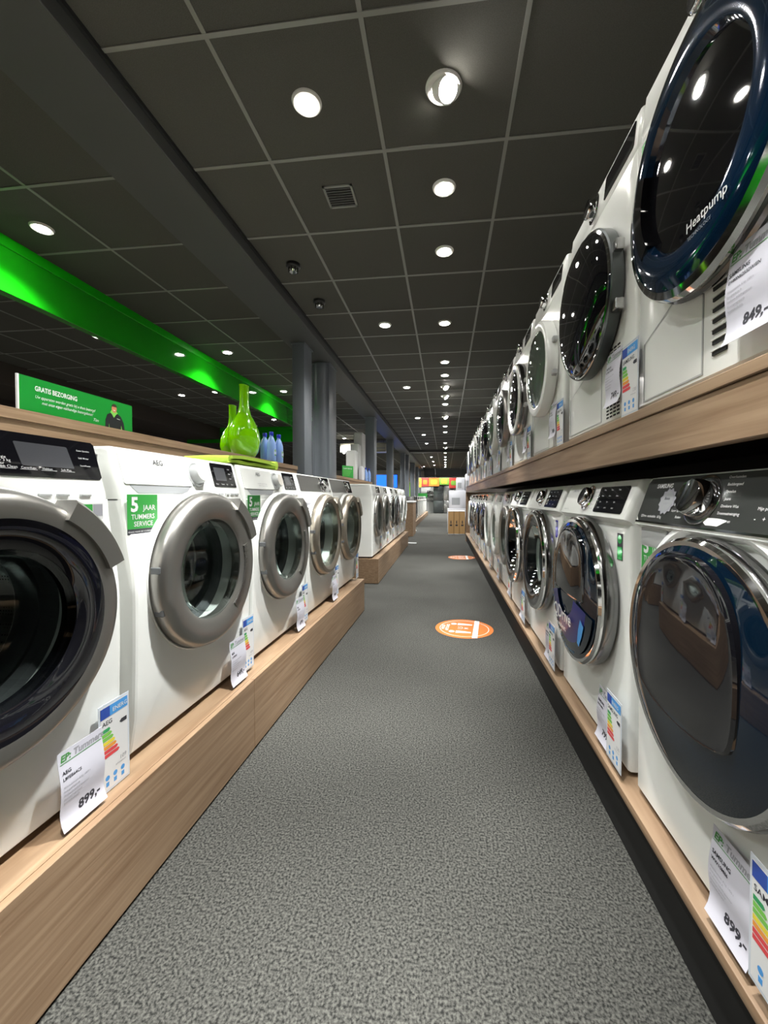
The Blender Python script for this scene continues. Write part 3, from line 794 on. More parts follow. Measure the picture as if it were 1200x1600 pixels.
def machine_samsung_qdrive():
    r = empty('washing_machine'); w = 0.62
    shell(w, 0.85, 0.58, 0.715, 0, 0.0).build('cabinet', r)
    samsung_console(r, w)
    door, o, r1 = dome_door(r, 'chrome', 'navy_gloss', 0.255, 0.055, dome=0.02, sidekey='dark_chrome', rimw=0.016)
    samsung_door_window(door, o, -0.067, r1, 0.12, 0.10)
    # printed film on the lower half of the door
    mb = MB(); n = 40; y = lambda x, z: o[1] - 0.055 - 0.0225 * (1 - (x * x + z * z) / (r1 * r1)) - 0.0045
    def film(pts, key, off=0.0):
        vs = [(x, y(x, z) - off, o[2] + z) for x, z in pts]; mb.add(vs, [list(range(len(pts)))], key)
    rows = 10; a0, a1 = math.radians(193), math.radians(347)
    for j in range(rows):
        ra, rb = r1 * (0.40 + 0.055 * j), r1 * (0.40 + 0.055 * (j + 1))
        for i in range(n):
            t0, t1 = a0 + (a1 - a0) * i / n, a0 + (a1 - a0) * (i + 1) / n
            film([(ra * math.cos(t0), ra * math.sin(t0)), (ra * math.cos(t1), ra * math.sin(t1)), (rb * math.cos(t1), rb * math.sin(t1)), (rb * math.cos(t0), rb * math.sin(t0))], 'qdrive_blue' if j < 7 else 'navy_gloss')
    for i in range(26):
        t = math.radians(160 + i * 5); ra = r1 * 0.90; rb = r1 * (0.98 if i % 6 == 2 else 0.94); e = 0.012 if i % 6 == 2 else 0.006
        film([(ra * math.cos(t - e), ra * math.sin(t - e)), (rb * math.cos(t - e), rb * math.sin(t - e)), (rb * math.cos(t + e), rb * math.sin(t + e)), (ra * math.cos(t + e), ra * math.sin(t + e))], 'cyan_print', 0.001)
    film([(0.15, -0.07), (0.17, -0.09), (0.15, -0.13), (0.12, -0.17), (0.11, -0.16), (0.13, -0.11)], 'sky_blue', 0.003)
    yy = y(0, -0.10) - 0.004
    mb.text('QDrive', 0.066, (-0.125, yy, ZC - 0.120), X, Z, 'print_white', bold=0.012)
    mb.text('Snelle wasbeurt,', 0.023, (-0.128, yy + 0.001, ZC - 0.152), X, Z, 'print_white', bold=0.02)
    mb.text('halve tijd*', 0.023, (-0.118, yy + 0.001, ZC - 0.178), X, Z, 'print_white', bold=0.02)
    mb.build('door_film', door)
    mb = MB().box(0.225, 0.262, -0.001, 0, 0.61, 0.69, 'ink'); mb.lathe([(0, -0.0015), (0.013, -0.0015)], 'holo_green', (0.2435, 0, 0.672), 'y', 20)
    mb.box(0.228, 0.259, -0.0015, 0, 0.612, 0.65, 'holo_green'); mb.text('10', 0.014, (0.2435, -0.002, 0.666), X, Z, 'ink', 'CENTER')
    mb.build('hologram_sticker', r)
    five_year(r, -0.245, 0.640)
    return r

def machine_samsung_window(dark=False):
    r = empty('washing_machine'); w = 0.62
    shell(w, 0.85, 0.58, 0.715, 0.19, 0.0).build('cabinet', r)
    samsung_console(r, w)
    drum(r, 0.19)
    o = (0, -0.008, ZC); r0 = 0.255; th = 0.055
    door = MB().lathe([(r0 - 0.01, 0.008), (r0 + 0.002, -0.002), (r0 + 0.004, -th * 0.55), (r0, -th * 0.72)], 'dark_chrome', o, seg=96).build('door', r)
    MB().lathe([(r0, -th * 0.70), (r0 + 0.001, -th * 0.85), (r0 - 0.006, -th), (r0 - 0.018, -th)], 'chrome', o, seg=96).build('chrome_rim', door)
    MB().lathe([(r0 - 0.018, -th), (r0 - 0.05, -th + 0.004), (r0 - 0.075, -th + 0.016), (r0 - 0.078, 0.01)], 'black_gloss', o, seg=96).build('glass_surround', door)
    MB().lathe([(r0 - 0.076, -th + 0.016), (r0 - 0.085, -0.01), (r0 - 0.095, 0.05), (0.12, 0.09), (0, 0.10)], 'glass_smoke' if dark else 'glass', o, seg=64).build('door_glass', door)
    mb = MB().box(0.225, 0.262, -0.001, 0, 0.61, 0.69, 'holo_blue'); mb.lathe([(0, -0.0015), (0.013, -0.0015)], 'ink_grey', (0.2435, 0, 0.672), 'y', 20); mb.build('hologram_sticker', r)
    return r

# --- plain white machines for the rest of the rows
def machine_plain(ring='white', glass_='glass', disp=0.12, knobx=0.03, knobkey='white', r0=0.25, r1=0.175, ribs=False, drawer=True, handle='SMALL', deep=0.04, name='washing_machine', louvre=False, zc=ZC, pockets=True, inner=None):
    r = empty(name); w = 0.60; op = glass_ in ('glass', 'glass_smoke')
    sh = shell(w, 0.845, 0.56, 0.72, 0.18 if op else 0, 0.0, zc)
    if pockets:
        # pressed arcs in the side panels
        for sx in (-1, 1):
            for k, rr in enumerate((0.14, 0.21, 0.28)):
                for i in range(14):
                    a = math.radians(100 + i * 12); a2 = math.radians(100 + (i + 1) * 12)
                    for aa, ab in ((a, a2),):
                        p0 = (0.42 + rr * math.cos(aa), 0.42 + rr * math.sin(aa)); p1 = (0.42 + rr * math.cos(ab), 0.42 + rr * math.sin(ab))
                        if min(p0[0], p1[0]) < 0.08 or max(p0[0], p1[0]) > 0.55: continue
                        dx, dz = p1[0] - p0[0], p1[1] - p0[1]; l = math.hypot(dx, dz); nx, nz = -dz / l * 0.014, dx / l * 0.014
                        x = sx * w / 2
                        vs = [(x, p0[0] + nx, p0[1] + nz), (x, p1[0] + nx, p1[1] + nz), (x, p1[0] - nx, p1[1] - nz), (x, p0[0] - nx, p0[1] - nz), (x + sx * 0.0052, p0[0], p0[1]), (x + sx * 0.0052, p1[0], p1[1])]
                        sh.add(vs, [[0, 1, 5, 4], [3, 2, 5, 4]], 'white')
    sh.build('cabinet', r)
    con = Con(w, 0.728, 0.835, 0.0, 0.022); con.mesh(0.72).build('control_panel', r); cp = r.children[-1]
    MB().box(-w / 2 + 0.003, w / 2 - 0.003, 0.03, 0.56, 0.824, 0.845, 'white', 0.006, 2).build('top_lid', r)
    if drawer: con.panel(-0.285, -0.09, 0.10, 0.95, 'white', 0.003, 0, 0.006).build('drawer', cp)
    con.knob(knobx, 0.52, 0.032, 0.028, knobkey, knobkey if knobkey != 'chrome' else 'dark_chrome', 0, ringkey='chrome' if knobkey != 'white' else 'white').build('knob', cp)
    if disp: con.panel(0.10, 0.10 + disp, 0.18, 0.88, 'black_gloss', 0.002, 0, 0.004).build('display_panel', cp)
    if op: drum(r, 0.18, zc)
    ring_door(r, ring, glass_, r0, r1, deep, handle, zc, base=-0.004, collar='white' if ring != 'white' else None, ribs=ribs, inner=inner)
    mb = MB().box(-0.27, -0.09, -0.002, 0.0, 0.045, 0.165, 'white', 0.001, 1)
    mb.build('filter_flap', r)
    if louvre:
        mb = MB()
        for i in range(16): mb.box(0.10, 0.26, -0.002, 0.002, 0.05 + i * 0.011, 0.0555 + i * 0.011, 'gap_dark')
        mb.build('louvre', r)
    return r

# --- dryers of the upper row
def dryer_flap(r, xr=0.055):
    mb = MB()
    for x0, x1, z0, z1 in ((-0.275, -0.271, 0.03, 0.18), (xr, xr + 0.004, 0.03, 0.245), (-0.275, xr + 0.004, 0.028, 0.032)): mb.box(x0, x1, -0.0015, 0.001, z0, z1, 'grey_plastic')
    mb.add([(-0.275, -0.0012, 0.18), (-0.271, -0.0012, 0.178), (xr - 0.055, -0.0012, 0.243), (xr - 0.055, -0.0012, 0.247)], [[0, 1, 2, 3]], 'grey_plastic')
    mb.build('condenser_flap', r)
def machine_dryer_blue():
    r = empty('tumble_dryer'); w = 0.62
    shell(w, 0.85, 0.58, 0.735, 0, 0.0).build('cabinet', r)
    con = Con(w, 0.745, 0.842, -0.002, 0.008); con.mesh(0.735).build('control_panel', r); cp = r.children[-1]
    MB().box(-w / 2 + 0.003, w / 2 - 0.003, 0.038, 0.58, 0.828, 0.850, 'white', 0.006, 2).build('top_lid', r)
    con.panel(0.05, 0.27, 0.12, 0.9, 'black_gloss', 0.002, 0, 0.006).build('display_panel', cp)
    con.knob(-0.03, 0.5, 0.035, 0.03, 'chrome', 'dark_chrome', 16, 'chrome').build('knob', cp)
    o = (0, -0.004, 0.452); r0 = 0.264
    door = MB().lathe([(r0 - 0.012, 0.006), (r0, -0.002), (r0 + 0.003, -0.010), (r0 - 0.003, -0.016), (r0 - 0.002, -0.024)], 'dark_chrome', o, seg=96).build('door', r)
    MB().lathe([(r0 - 0.003, -0.022), (r0, -0.032), (r0 - 0.006, -0.042), (r0 - 0.022, -0.046)], 'chrome', o, seg=96).build('chrome_rim', door)
    MB().lathe([(r0 - 0.021, -0.045), (r0 - 0.04, -0.053), (r0 - 0.075, -0.058), (r0 - 0.090, -0.054), (r0 - 0.098, -0.040)], 'navy_bright', o, seg=96).build('blue_glass', door)
    MB().lathe([(r0 - 0.097, -0.042), (0.10, -0.050), (0, -0.054)], 'black_gloss', o, seg=64).build('inner_window', door)
    mb = MB().sector(r0 - 0.098, r0 - 0.062, -0.03, -0.060, 155, 215, 'black_gloss', o, 20, 0.005); mb.build('door_handle', door)
    mb = MB()
    mb.text('Heatpump', 0.027, (0.015, -0.0625, 0.45 - 0.165), X, Z, 'print_white', bold=0.01)
    mb.text('TECHNOLOGY', 0.010, (0.02, -0.0625, 0.45 - 0.182), X, Z, 'print_grey'); mb.build('door_print', door)
    dryer_flap(r, -0.035)
    mb = MB()
    for i in range(9): mb.box(0.000, 0.040, -0.003, 0.002, 0.055 + i * 0.021, 0.062 + i * 0.021, 'gap_dark'); mb.box(-0.002, 0.042, -0.005, 0.0, 0.063 + i * 0.021, 0.066 + i * 0.021, 'white')
    mb.build('louvre', r)
    five_year(r, -0.24, 0.655)
    return r
def machine_dryer_black():
    r = empty('tumble_dryer'); w = 0.60
    shell(w, 0.85, 0.58, 0.735, 0, 0.0).build('cabinet', r)
    con = Con(w, 0.745, 0.842, -0.002, 0.008); con.mesh(0.735).build('control_panel', r); cp = r.children[-1]
    MB().box(-w / 2 + 0.003, w / 2 - 0.003, 0.038, 0.58, 0.828, 0.850, 'white', 0.006, 2).build('top_lid', r)
    con.panel(0.06, 0.27, 0.12, 0.9, 'black_gloss', 0.002, 0, 0.006).build('display_panel', cp)
    con.knob(-0.03, 0.5, 0.034, 0.03, 'chrome', 'black_gloss', 0, 'chrome').build('knob', cp)
    o = (0, -0.004, 0.43); r0 = 0.235
    door = MB().lathe([(r0 - 0.012, 0.006), (r0, -0.004), (r0 + 0.002, -0.036), (r0 - 0.002, -0.040)], 'dark_steel', o, seg=96).build('door', r)
    MB().lathe([(r0 - 0.002, -0.039), (r0 - 0.003, -0.044), (r0 - 0.010, -0.046)], 'chrome', o, seg=96).build('chrome_rim', door)
    MB().lathe([(r0 - 0.009, -0.045), (r0 - 0.02, -0.058), (r0 - 0.05, -0.072), (r0 - 0.09, -0.080), (0.08, -0.086), (0, -0.088)], 'black_gloss', o, seg=96).build('door_glass', door)
    for zz in (0.34, 0.51):
        MB().box(r0 - 0.03, r0 + 0.012, -0.035, -0.010, zz - 0.016, zz + 0.016, 'steel', 0.003, 1).build('hinge', door)
    dryer_flap(r)
    mb = MB()
    for i in range(20):
        for j in range(4): mb.box(0.10 + j * 0.026, 0.118 + j * 0.026, -0.001, 0.001, 0.03 + i * 0.011, 0.0355 + i * 0.011, 'gap_dark')
    mb.build('louvre', r)
    return r
def machine_dryer_white(ring='white', glass_='glass', side='silver'):
    r = empty('tumble_dryer'); w = 0.60
    shell(w, 0.85, 0.58, 0.735, 0.19 if glass_ == 'glass' else 0, 0.0, 0.43).build('cabinet', r)
    con = Con(w, 0.745, 0.842, -0.002, 0.008); con.mesh(0.735).build('control_panel', r); cp = r.children[-1]
    MB().box(-w / 2 + 0.003, w / 2 - 0.003, 0.038, 0.58, 0.828, 0.850, 'white', 0.006, 2).build('top_lid', r)
    con.panel(0.08, 0.25, 0.12, 0.9, 'black_gloss', 0.002, 0, 0.006).build('display_panel', cp)
    con.knob(-0.03, 0.5, 0.034, 0.032, 'chrome', 'chrome', 0, 'chrome').build('knob', cp)
    o = (0, -0.004, 0.43); r0 = 0.235
    door = MB().lathe([(r0 - 0.012, 0.006), (r0, -0.004), (r0 + 0.002, -0.036), (r0 - 0.004, -0.050), (r0 - 0.02, -0.056), (r0 - 0.045, -0.050), (r0 - 0.050, -0.03)], ring if side == 'silver' else side, o, seg=96).build('door', r)
    if side != 'silver':
        MB().lathe([(r0 - 0.002, -0.046), (r0 - 0.012, -0.058), (r0 - 0.035, -0.060), (r0 - 0.046, -0.050)], ring, o, seg=96).build('front_ring', door)
    if glass_ == 'glass':
        MB().lathe([(r0 - 0.048, -0.048), (r0 - 0.07, -0.062), (0.10, -0.072), (0, -0.076)], 'glass', o, seg=64).build('door_glass', door)
        MB().lathe([(r0 - 0.05, -0.03), (r0 - 0.055, 0.05), (0.15, 0.09), (0, 0.10)], 'white_matte', o, seg=48).build('inner_bowl', door)
    else:
        MB().lathe([(r0 - 0.046, -0.048), (r0 - 0.07, -0.056), (0.10, -0.062), (0, -0.064)], glass_, o, seg=64).build('door_glass', door)
    for zz in (0.35, 0.50): MB().box(r0 - 0.02, r0 + 0.014, -0.034, -0.012, zz - 0.012, zz + 0.012, 'grey_plastic', 0.003, 1).build('hinge', door)
    dryer_flap(r)
    return r

# ------------------------------------------------------------------ paper labels
def energy_label(w=0.092, h=0.21, brand='AEG', num='109'):
    mb = MB().box(-w / 2, w / 2, -0.0012, 0, 0, h, 'clear_sleeve')
    y = -0.0016; f = -0.0020
    mb.quad((-w / 2 + 0.005, y, 0.006), X, Z, w - 0.010, h - 0.012, 'print_white')
    mb.quad((-w / 2 + 0.005, f, h - 0.034), X, Z, (w - 0.010) * 0.33, 0.026, 'eu_blue'); mb.quad((-w / 2 + 0.005 + (w - 0.010) * 0.33, f, h - 0.034), X, Z, (w - 0.010) * 0.67, 0.026, 'sky_blue')
    mb.text('ENERG', 0.014, (-w / 2 + 0.038, f - 0.0004, h - 0.027), X, Z, 'print_white', bold=0.01)
    mb.text(brand, 0.015, (-w / 2 + 0.009, f, h - 0.052), X, Z, 'ink', bold=0.01)
    cols = ['bar_green', 'bar_lightgreen', 'bar_lightgreen', 'bar_yellow', 'bar_orange', 'bar_red', 'bar_red']
    for i, c in enumerate(cols):
        z = h - 0.068 - i * 0.0105; l = 0.020 + i * 0.0042
        mb.poly((-w / 2 + 0.008, f, z), X, Z, [(0, 0), (l, 0), (l + 0.004, 0.0042), (l, 0.0085), (0, 0.0085)], c)
    mb.poly((w / 2 - 0.030, f, h - 0.068), X, Z, [(0, 0.005), (0.006, 0), (0.022, 0), (0.022, 0.010), (0.006, 0.010)], 'ink')
    mb.text(num, 0.014, (w / 2 - 0.010, f, 0.058), X, Z, 'ink_grey', 'RIGHT')
    mb.text('kWh/annum', 0.006, (w / 2 - 0.012, f, 0.050), X, Z, 'ink_grey', 'RIGHT')
    for i in range(3):
        mb.lathe([(0, f), (0.006, f)], 'sky_blue', (-w / 4 + i * w / 4, 0, 0.034), 'y', 16); mb.box(-w / 4 + i * w / 4 - 0.004, -w / 4 + i * w / 4 + 0.004, f, y, 0.014, 0.024, 'sky_blue')
    return mb
def price_card(brand='AEG', model='L8FEB64CS', price='899,-', w=0.105, h=0.165, curl=0.012):
    mb = MB(); n = 12
    yf = lambda z: -0.001 - curl * (0.5 - 0.5 * math.cos(2 * PI * z / h)) * 0.7 - (0.014 * (1 - z / (0.3 * h)) ** 2 if z < 0.3 * h else 0)
    vs = []; 
    for i in range(n + 1):
        z = h * i / n
        for x in (-w / 2, w / 2): vs.append((x, yf(z), z))
    for i in range(n + 1):
        z = h * i / n
        for x in (-w / 2, w / 2): vs.append((x, yf(z) + 0.0006, z))
    m = 2 * (n + 1); fs = []
    for i in range(n):
        fs.append([2 * i, 2 * i + 1, 2 * i + 3, 2 * i + 2]); fs.append([m + 2 * i, m + 2 * i + 1, m + 2 * i + 3, m + 2 * i + 2])
        fs.append([2 * i, 2 * i + 2, m + 2 * i + 2, m + 2 * i]); fs.append([2 * i + 1, 2 * i + 3, m + 2 * i + 3, m + 2 * i + 1])
    fs += [[0, 1, m + 1, m], [2 * n, 2 * n + 1, m + 2 * n + 1, m + 2 * n]]
    mb.add(vs, fs, 'paper')
    def wr(t, size, x, z, key, bold=0.0, align='LEFT', shear=0.0):
        vv, ff = text_geo(t, align, bold, shear)
        mb.add([(x + a * size, yf(max(0, min(h, z + b * size))) - 0.0006, z + b * size) for a, b in vv], ff, key)
    wr('EP:', 0.019, -w / 2 + 0.005, h - 0.021, 'text_green', 0.035, shear=0.2)
    wr('Tummers', 0.019, -w / 2 + 0.034, h - 0.021, 'ink_grey', 0.035, shear=0.2)
    mb.add([(x, yf(z) - 0.0006, z) for x, z in ((-w / 2 + 0.004, h - 0.026), (w / 2 - 0.003, h - 0.026), (w / 2 - 0.003, h - 0.0245), (-w / 2 + 0.004, h - 0.0245))], [[0, 1, 2, 3]], 'text_green')
    wr(brand, 0.0105, -w / 2 + 0.006, h - 0.048, 'ink', 0.02)
    wr(model, 0.009, -w / 2 + 0.006, h - 0.060, 'ink', 0.01)
    for i, t in enumerate(['Wasautomaat, 8 kg, 1400 t', 'Energieklasse A', 'ProSense beladingssensor', 'Stoomprogramma', 'Resttijdindicatie']): wr(t, 0.0056, -w / 2 + 0.006, h - 0.075 - i * 0.0085, 'ink_grey')
    wr(price, 0.026, w / 2 - 0.012, 0.022, 'ink', 0.035, 'RIGHT', 0.1)
    return mb

# ------------------------------------------------------------------ place the rows
PROTO = {}
def get(kind):
    f = {'black': machine_black_panel, 'whitep': machine_white_panel, 'steelp': machine_steel_panel, 'sdark': machine_samsung_dark,
         'sq': machine_samsung_qdrive, 'swin': machine_samsung_window, 'swind': lambda: machine_samsung_window(True),
         'p_white': lambda: machine_plain('white', 'glass', 0.12), 'p_silver': lambda: machine_plain('silver', 'glass', 0.14, 0.0, 'chrome'),
         'p_chrome': lambda: machine_plain('chrome', 'glass_smoke', 0.10, 0.02, 'chrome', 0.245, 0.19),
         'p_grey': lambda: machine_plain('dark_steel', 'smoke_glass', 0.16, 0.0, 'chrome', 0.25, 0.17),
         'p_black': lambda: machine_plain('black_gloss', 'smoke_glass', 0.16, 0.0, 'chrome', 0.25, 0.17),
         'dblue': machine_dryer_blue, 'dblack': machine_dryer_black, 'dwhite': machine_dryer_white,
         'dring': lambda: machine_dryer_white('white', 'black_gloss', 'dark_chrome'), 'dsilver': lambda: machine_dryer_white('silver', 'black_gloss', 'silver')}[kind]
    if kind not in PROTO:
        PROTO[kind] = f(); return PROTO[kind]
    return copy_tree(PROTO[kind])
def put(kind, loc, rz, label, group):
    o = get(kind); o.location = loc; o.rotation_euler = (0, 0, rz)
    tag(o, label, 'tumble dryer' if kind.startswith('d') else 'washing machine', group)
    return o
cards = {}
def put_card(key, fn, root, x, z, y, label, cat, group):
    # cards hang on a machine: placed in its frame, kept top-level
    if key not in cards:
        o = fn().build(cat.replace(' ', '_')); cards[key] = o
    else:
        o = cards[key].copy(); COL.objects.link(o)
    M = Matrix.Translation(root.location) @ Matrix.Rotation(root.rotation_euler.z, 4, 'Z')
    o.location = M @ Vector((x, y, z)); o.rotation_euler = (0, 0, root.rotation_euler.z)
    tag(o, label, cat, group); return o

# left row one
RL = PI / 2
yl = [0.62, 1.262, 1.882, 2.495, 3.095]
kl = ['black', 'whitep', 'whitep', 'steelp', 'steelp']
ll = ['white washing machine with wide black touch panel at the left photo edge',
      'white washing machine with silver ring and green sticker, second on the left',
      'white washing machine with silver door ring and green sticker, under the folded lime cloth',
      'white washing machine with steel control panel beside the lime-cloth machine',
      'white washing machine with steel control panel at the far end of the nearest left plinth']
left = []
for y, k, l in zip(yl, kl, ll):
    o = put(k, (lx(y) - 0.092, y, 0.28), RL - L1A, l, 'washing machines on the nearest left plinth'); left.append(o)
    if k == 'whitep': five_year(o, -0.246, 0.662, -0.010)
names = ['the black-panelled machine at far left', 'the second left machine', 'the machine under the lime cloth', 'the nearer steel-panelled machine', 'the farther steel-panelled machine']
prices = [('AEG', 'L8FEB64CS', '899,-'), ('AEG', 'L6FBI84S', '649,-'), ('AEG', 'L7FE86ES', '699,-'), ('AEG', 'L9FEB96S', '949,-'), ('AEG', 'L9FEC96S', '999,-')]
for i, o in enumerate(left):
    bm_, mo, pr = prices[i]
    put_card('el%d' % min(i, 1), lambda: energy_label(0.088, 0.215, 'AEG', '109'), o, 0.262, 0.0 if i == 0 else 0.012, -0.038, 'energy label with coloured bars on ' + names[i], 'energy label', 'energy labels, left row')
    if i < 4:
        c = put_card('pl%d' % i, lambda: price_card(bm_, mo, pr), o, 0.165, 0.008, -0.046, 'white price card reading %s hung on %s' % (pr, names[i]), 'price card', 'price cards, left row')

# left row two
k2 = ['p_silver', 'p_silver', 'p_chrome', 'p_grey', 'p_white', 'p_white']
for i, k in enumerate(k2):
    o = put(k, (-0.825, 4.78 + 0.612 * i, 0.29), RL, 'white washing machine in the second left row, %s from the gap, %s' % (ORD[i], ['embossed side showing', 'silver door ring', 'chrome door ring', 'dark door', 'white door', 'white door'][i]), 'washing machines on the second left plinth')
    put_card('e2', lambda: energy_label(0.085, 0.18, 'Bosch', '116'), o, 0.235, 0.03, -0.012, 'small energy label on the %s machine of the second left row' % ORD[i], 'energy label', 'energy labels, second left row')

# lower right row
RR = -PI / 2
kr = ['sdark', 'sq', 'swin', 'swind', 'p_silver', 'p_white', 'p_white', 'p_black', 'p_black', 'p_chrome', 'p_chrome', 'p_white']
lr = ['white washing machine with dark panel and huge blue-black door, lower right corner',
      'white washing machine with blue QDrive film on its door, lower right shelf',
      'white washing machine with chrome rim and visible drum, just past the QDrive one',
      'white washing machine with narrow chrome-rimmed dark door, fourth on the lower right shelf',
      'white washing machine with silver ring, fifth on the lower right shelf',
      'white washing machine with all-white door, sixth on the lower right shelf',
      'white washing machine with all-white door, seventh on the lower right shelf',
      'white washing machine with black door, nearer of the two black-doored ones',
      'white washing machine with black door, farther of the two black-doored ones',
      'white washing machine with chrome ring, tenth on the lower right shelf',
      'white washing machine with chrome ring, eleventh on the lower right shelf',
      'white washing machine at the far end of the lower right shelf']
yr = [0.83, 1.50, 2.17, 2.83, 3.47] + [4.11 + 0.655 * i for i in range(7)]
right = []
for y, k, l in zip(yr, kr, lr):
    right.append(put(k, (rx(y) + 0.012 + (0.02 if k.startswith('p') else 0), y, 0.1905), RR + RA, l, 'washing machines on the lower right shelf'))
for i, o in enumerate(right):
    br = 'SAMSUNG' if i < 4 else 'Siemens'
    px = 0.080 if i == 0 else 0.185
    if i < 8: put_card('pr%d' % min(i, 2), lambda: price_card(br, 'WW10M86', ['899,-', '799,-', '649,-'][min(i, 2)]), o, px, 0.02, -0.012 if i else -0.016, 'price card hung on the %s machine of the lower right shelf' % ORD[i], 'price card', 'price cards, lower right shelf')
    put_card('er%d' % min(i, 1), lambda: energy_label(0.10, 0.20, 'SAMSUNG', '130'), o, 0.195 if i == 0 else 0.29, 0.035 if i == 0 else 0.022, -0.03 if i else -0.035, 'energy label on the %s machine of the lower right shelf' % ORD[i], 'energy label', 'energy labels, lower right shelf')

# upper right row
ku = ['dblue', 'dblack', 'dwhite', 'dring', 'dsilver', 'dwhite', 'dblack', 'dwhite', 'dring', 'dwhite', 'dsilver', 'dwhite']
lu = ['white tumble dryer with big blue glass door in the top right corner, upper shelf',
      'white tumble dryer with glossy black domed door, upper shelf',
      'white tumble dryer with white ring and clear glass, third on the upper shelf',
      'white tumble dryer with white ring round black glass, fourth on the upper shelf',
      'white tumble dryer with silver ring, fifth on the upper shelf'] + \
     ['white tumble dryer far along the upper shelf, %s from the camera' % ORD[i] for i in range(5, 12)]
yu = [0.86, 1.478, 2.15, 2.80, 3.45] + [4.09 + 0.655 * i for i in range(7)]
upper = []
for y, k, l in zip(yu, ku, lu):
    upper.append(put(k, (rx(y) + 0.016, y, 1.2115), RR + RA, l, 'tumble dryers on the upper right shelf'))
for i, o in enumerate(upper):
    if i == 0:
        put_card('pu0', lambda: price_card('SAMSUNG', 'DV80N62532W/EN', '849,-'), o, 0.128, 0.046, -0.020, 'price card reading 849 on the blue-doored dryer of the upper shelf', 'price card', 'price cards, upper shelf')
        continue
    if i < 7: put_card('pu%d' % min(i, 2), lambda: price_card('BOSCH', 'WTR87T00NL', '749,-'), o, 0.19, 0.055, -0.012, 'price card hung on the %s dryer of the upper shelf' % ORD[i], 'price card', 'price cards, upper shelf')
    put_card('er1', None, o, 0.29, 0.008, -0.012, 'energy label on the %s dryer of the upper shelf' % ORD[i], 'energy label', 'energy labels, upper shelf')

# ------------------------------------------------------------------ things on the left ledge
# green delivery sign
r = empty('shop_sign', (-1.515, 1.273, 1.302), 0); tag(r, 'green sign with white lettering and printed man standing on left ledge', 'sign')
MB().box(-0.006, 0, 0, 0.52, -0.0, 0.128, 'sign_green').build('board', r)
MB().box(-0.007, 0.0006, -0.006, 0, 0.0, 0.128, 'print_white').build('edge', r)
mb = MB(); f = 0.0008
mb.text('GRATIS BEZORGING', 0.026, (f, 0.055, 0.082), Y, Z, 'print_white', bold=0.02, sx=0.72)
mb.text('Uw apparaten worden gratis bij u thuis bezorgd', 0.0165, (f, 0.055, 0.055), Y, Z, 'print_white', shear=0.35, sx=0.8)
mb.text('met onze eigen vakkundige bezorgdienst!', 0.0165, (f, 0.080, 0.036), Y, Z, 'print_white', shear=0.35, sx=0.8)
mb.text('Tim', 0.018, (f, 0.30, 0.016), Y, Z, 'print_white', shear=0.4)
mb.build('lettering', r)
mb = MB()
cx = 0.415
mb.poly((f, cx, 0), Y, Z, [(-0.052, 0.0), (0.058, 0.0), (0.052, 0.035), (0.036, 0.062), (0.012, 0.074), (-0.016, 0.072), (-0.040, 0.060), (-0.050, 0.035)], 'jacket_print')
mb.poly((f + 0.0004, cx, 0), Y, Z, [(-0.024, 0.072), (-0.014, 0.064), (-0.004, 0.050), (0.006, 0.064), (0.018, 0.074), (0.010, 0.082), (-0.016, 0.084)], 'bar_lightgreen')
mb.poly((f + 0.0006, cx, 0), Y, Z, [(-0.002 + 0.014 * math.cos(a), 0.092 + 0.019 * math.sin(a)) for a in [i * PI / 10 for i in range(20)]], 'skin_print')
mb.poly((f + 0.0008, cx, 0), Y, Z, [(-0.002 + 0.0145 * math.cos(a), 0.100 + 0.013 * math.sin(a)) for a in [i * PI / 10 for i in range(11)]], 'hair_print')
mb.poly((f + 0.001, cx, 0), Y, Z, [(-0.008, 0.086), (0.004, 0.086), (0.001, 0.082), (-0.005, 0.082)], 'print_white')
mb.poly((f + 0.001, cx, 0), Y, Z, [(0.012, 0.050), (0.030, 0.048), (0.030, 0.046), (0.012, 0.048)], 'print_white')
mb.poly((f + 0.001, cx, 0), Y, Z, [(-0.034, 0.0), (-0.030, 0.0), (-0.032, 0.02)], 'bar_lightgreen'); mb.poly((f + 0.001, cx, 0), Y, Z, [(0.034, 0.0), (0.042, 0.0), (0.036, 0.022)], 'bar_lightgreen')
mb.build('printed_portrait', r)

def vase(h, rmax, neck, flat):
    mb = MB(); prof = [(0.0, 0.0), (0.45 * rmax, 0.0), (0.62 * rmax, 0.01), (0.86 * rmax, h * 0.10), (rmax, h * 0.24), (0.93 * rmax, h * 0.38), (0.70 * rmax, h * 0.50), (0.42 * rmax, h * 0.60), (neck * 1.15, h * 0.68), (neck, h * 0.76), (neck, h * 0.97), (neck * 1.08, h), (neck * 0.8, h), (neck * 0.78, h * 0.9)]
    import itertools
    out = []
    for (a, b) in zip(prof[:-1], prof[1:]):
        for i in range(3): out.append((a[0] + (b[0] - a[0]) * i / 3, a[1] + (b[1] - a[1]) * i / 3))
    out.append(prof[-1])
    return mb.lathe(out, 'lime_plastic', axis='z', seg=48, M=Matrix.Diagonal((flat, 1, 1, 1)))
o = vase(0.585, 0.178, 0.052, 0.6).build('bottle_vase', loc=(-1.62, 3.09, 1.302), smooth=1.0); tag(o, 'tall glossy lime green bottle vase with long neck on left ledge', 'vase', 'lime green vases')
o = vase(0.47, 0.150, 0.045, 0.55).build('bottle_vase', loc=(-1.82, 3.27, 1.302), smooth=1.0); tag(o, 'shorter lime green vase half hidden behind the tall one', 'vase', 'lime green vases')

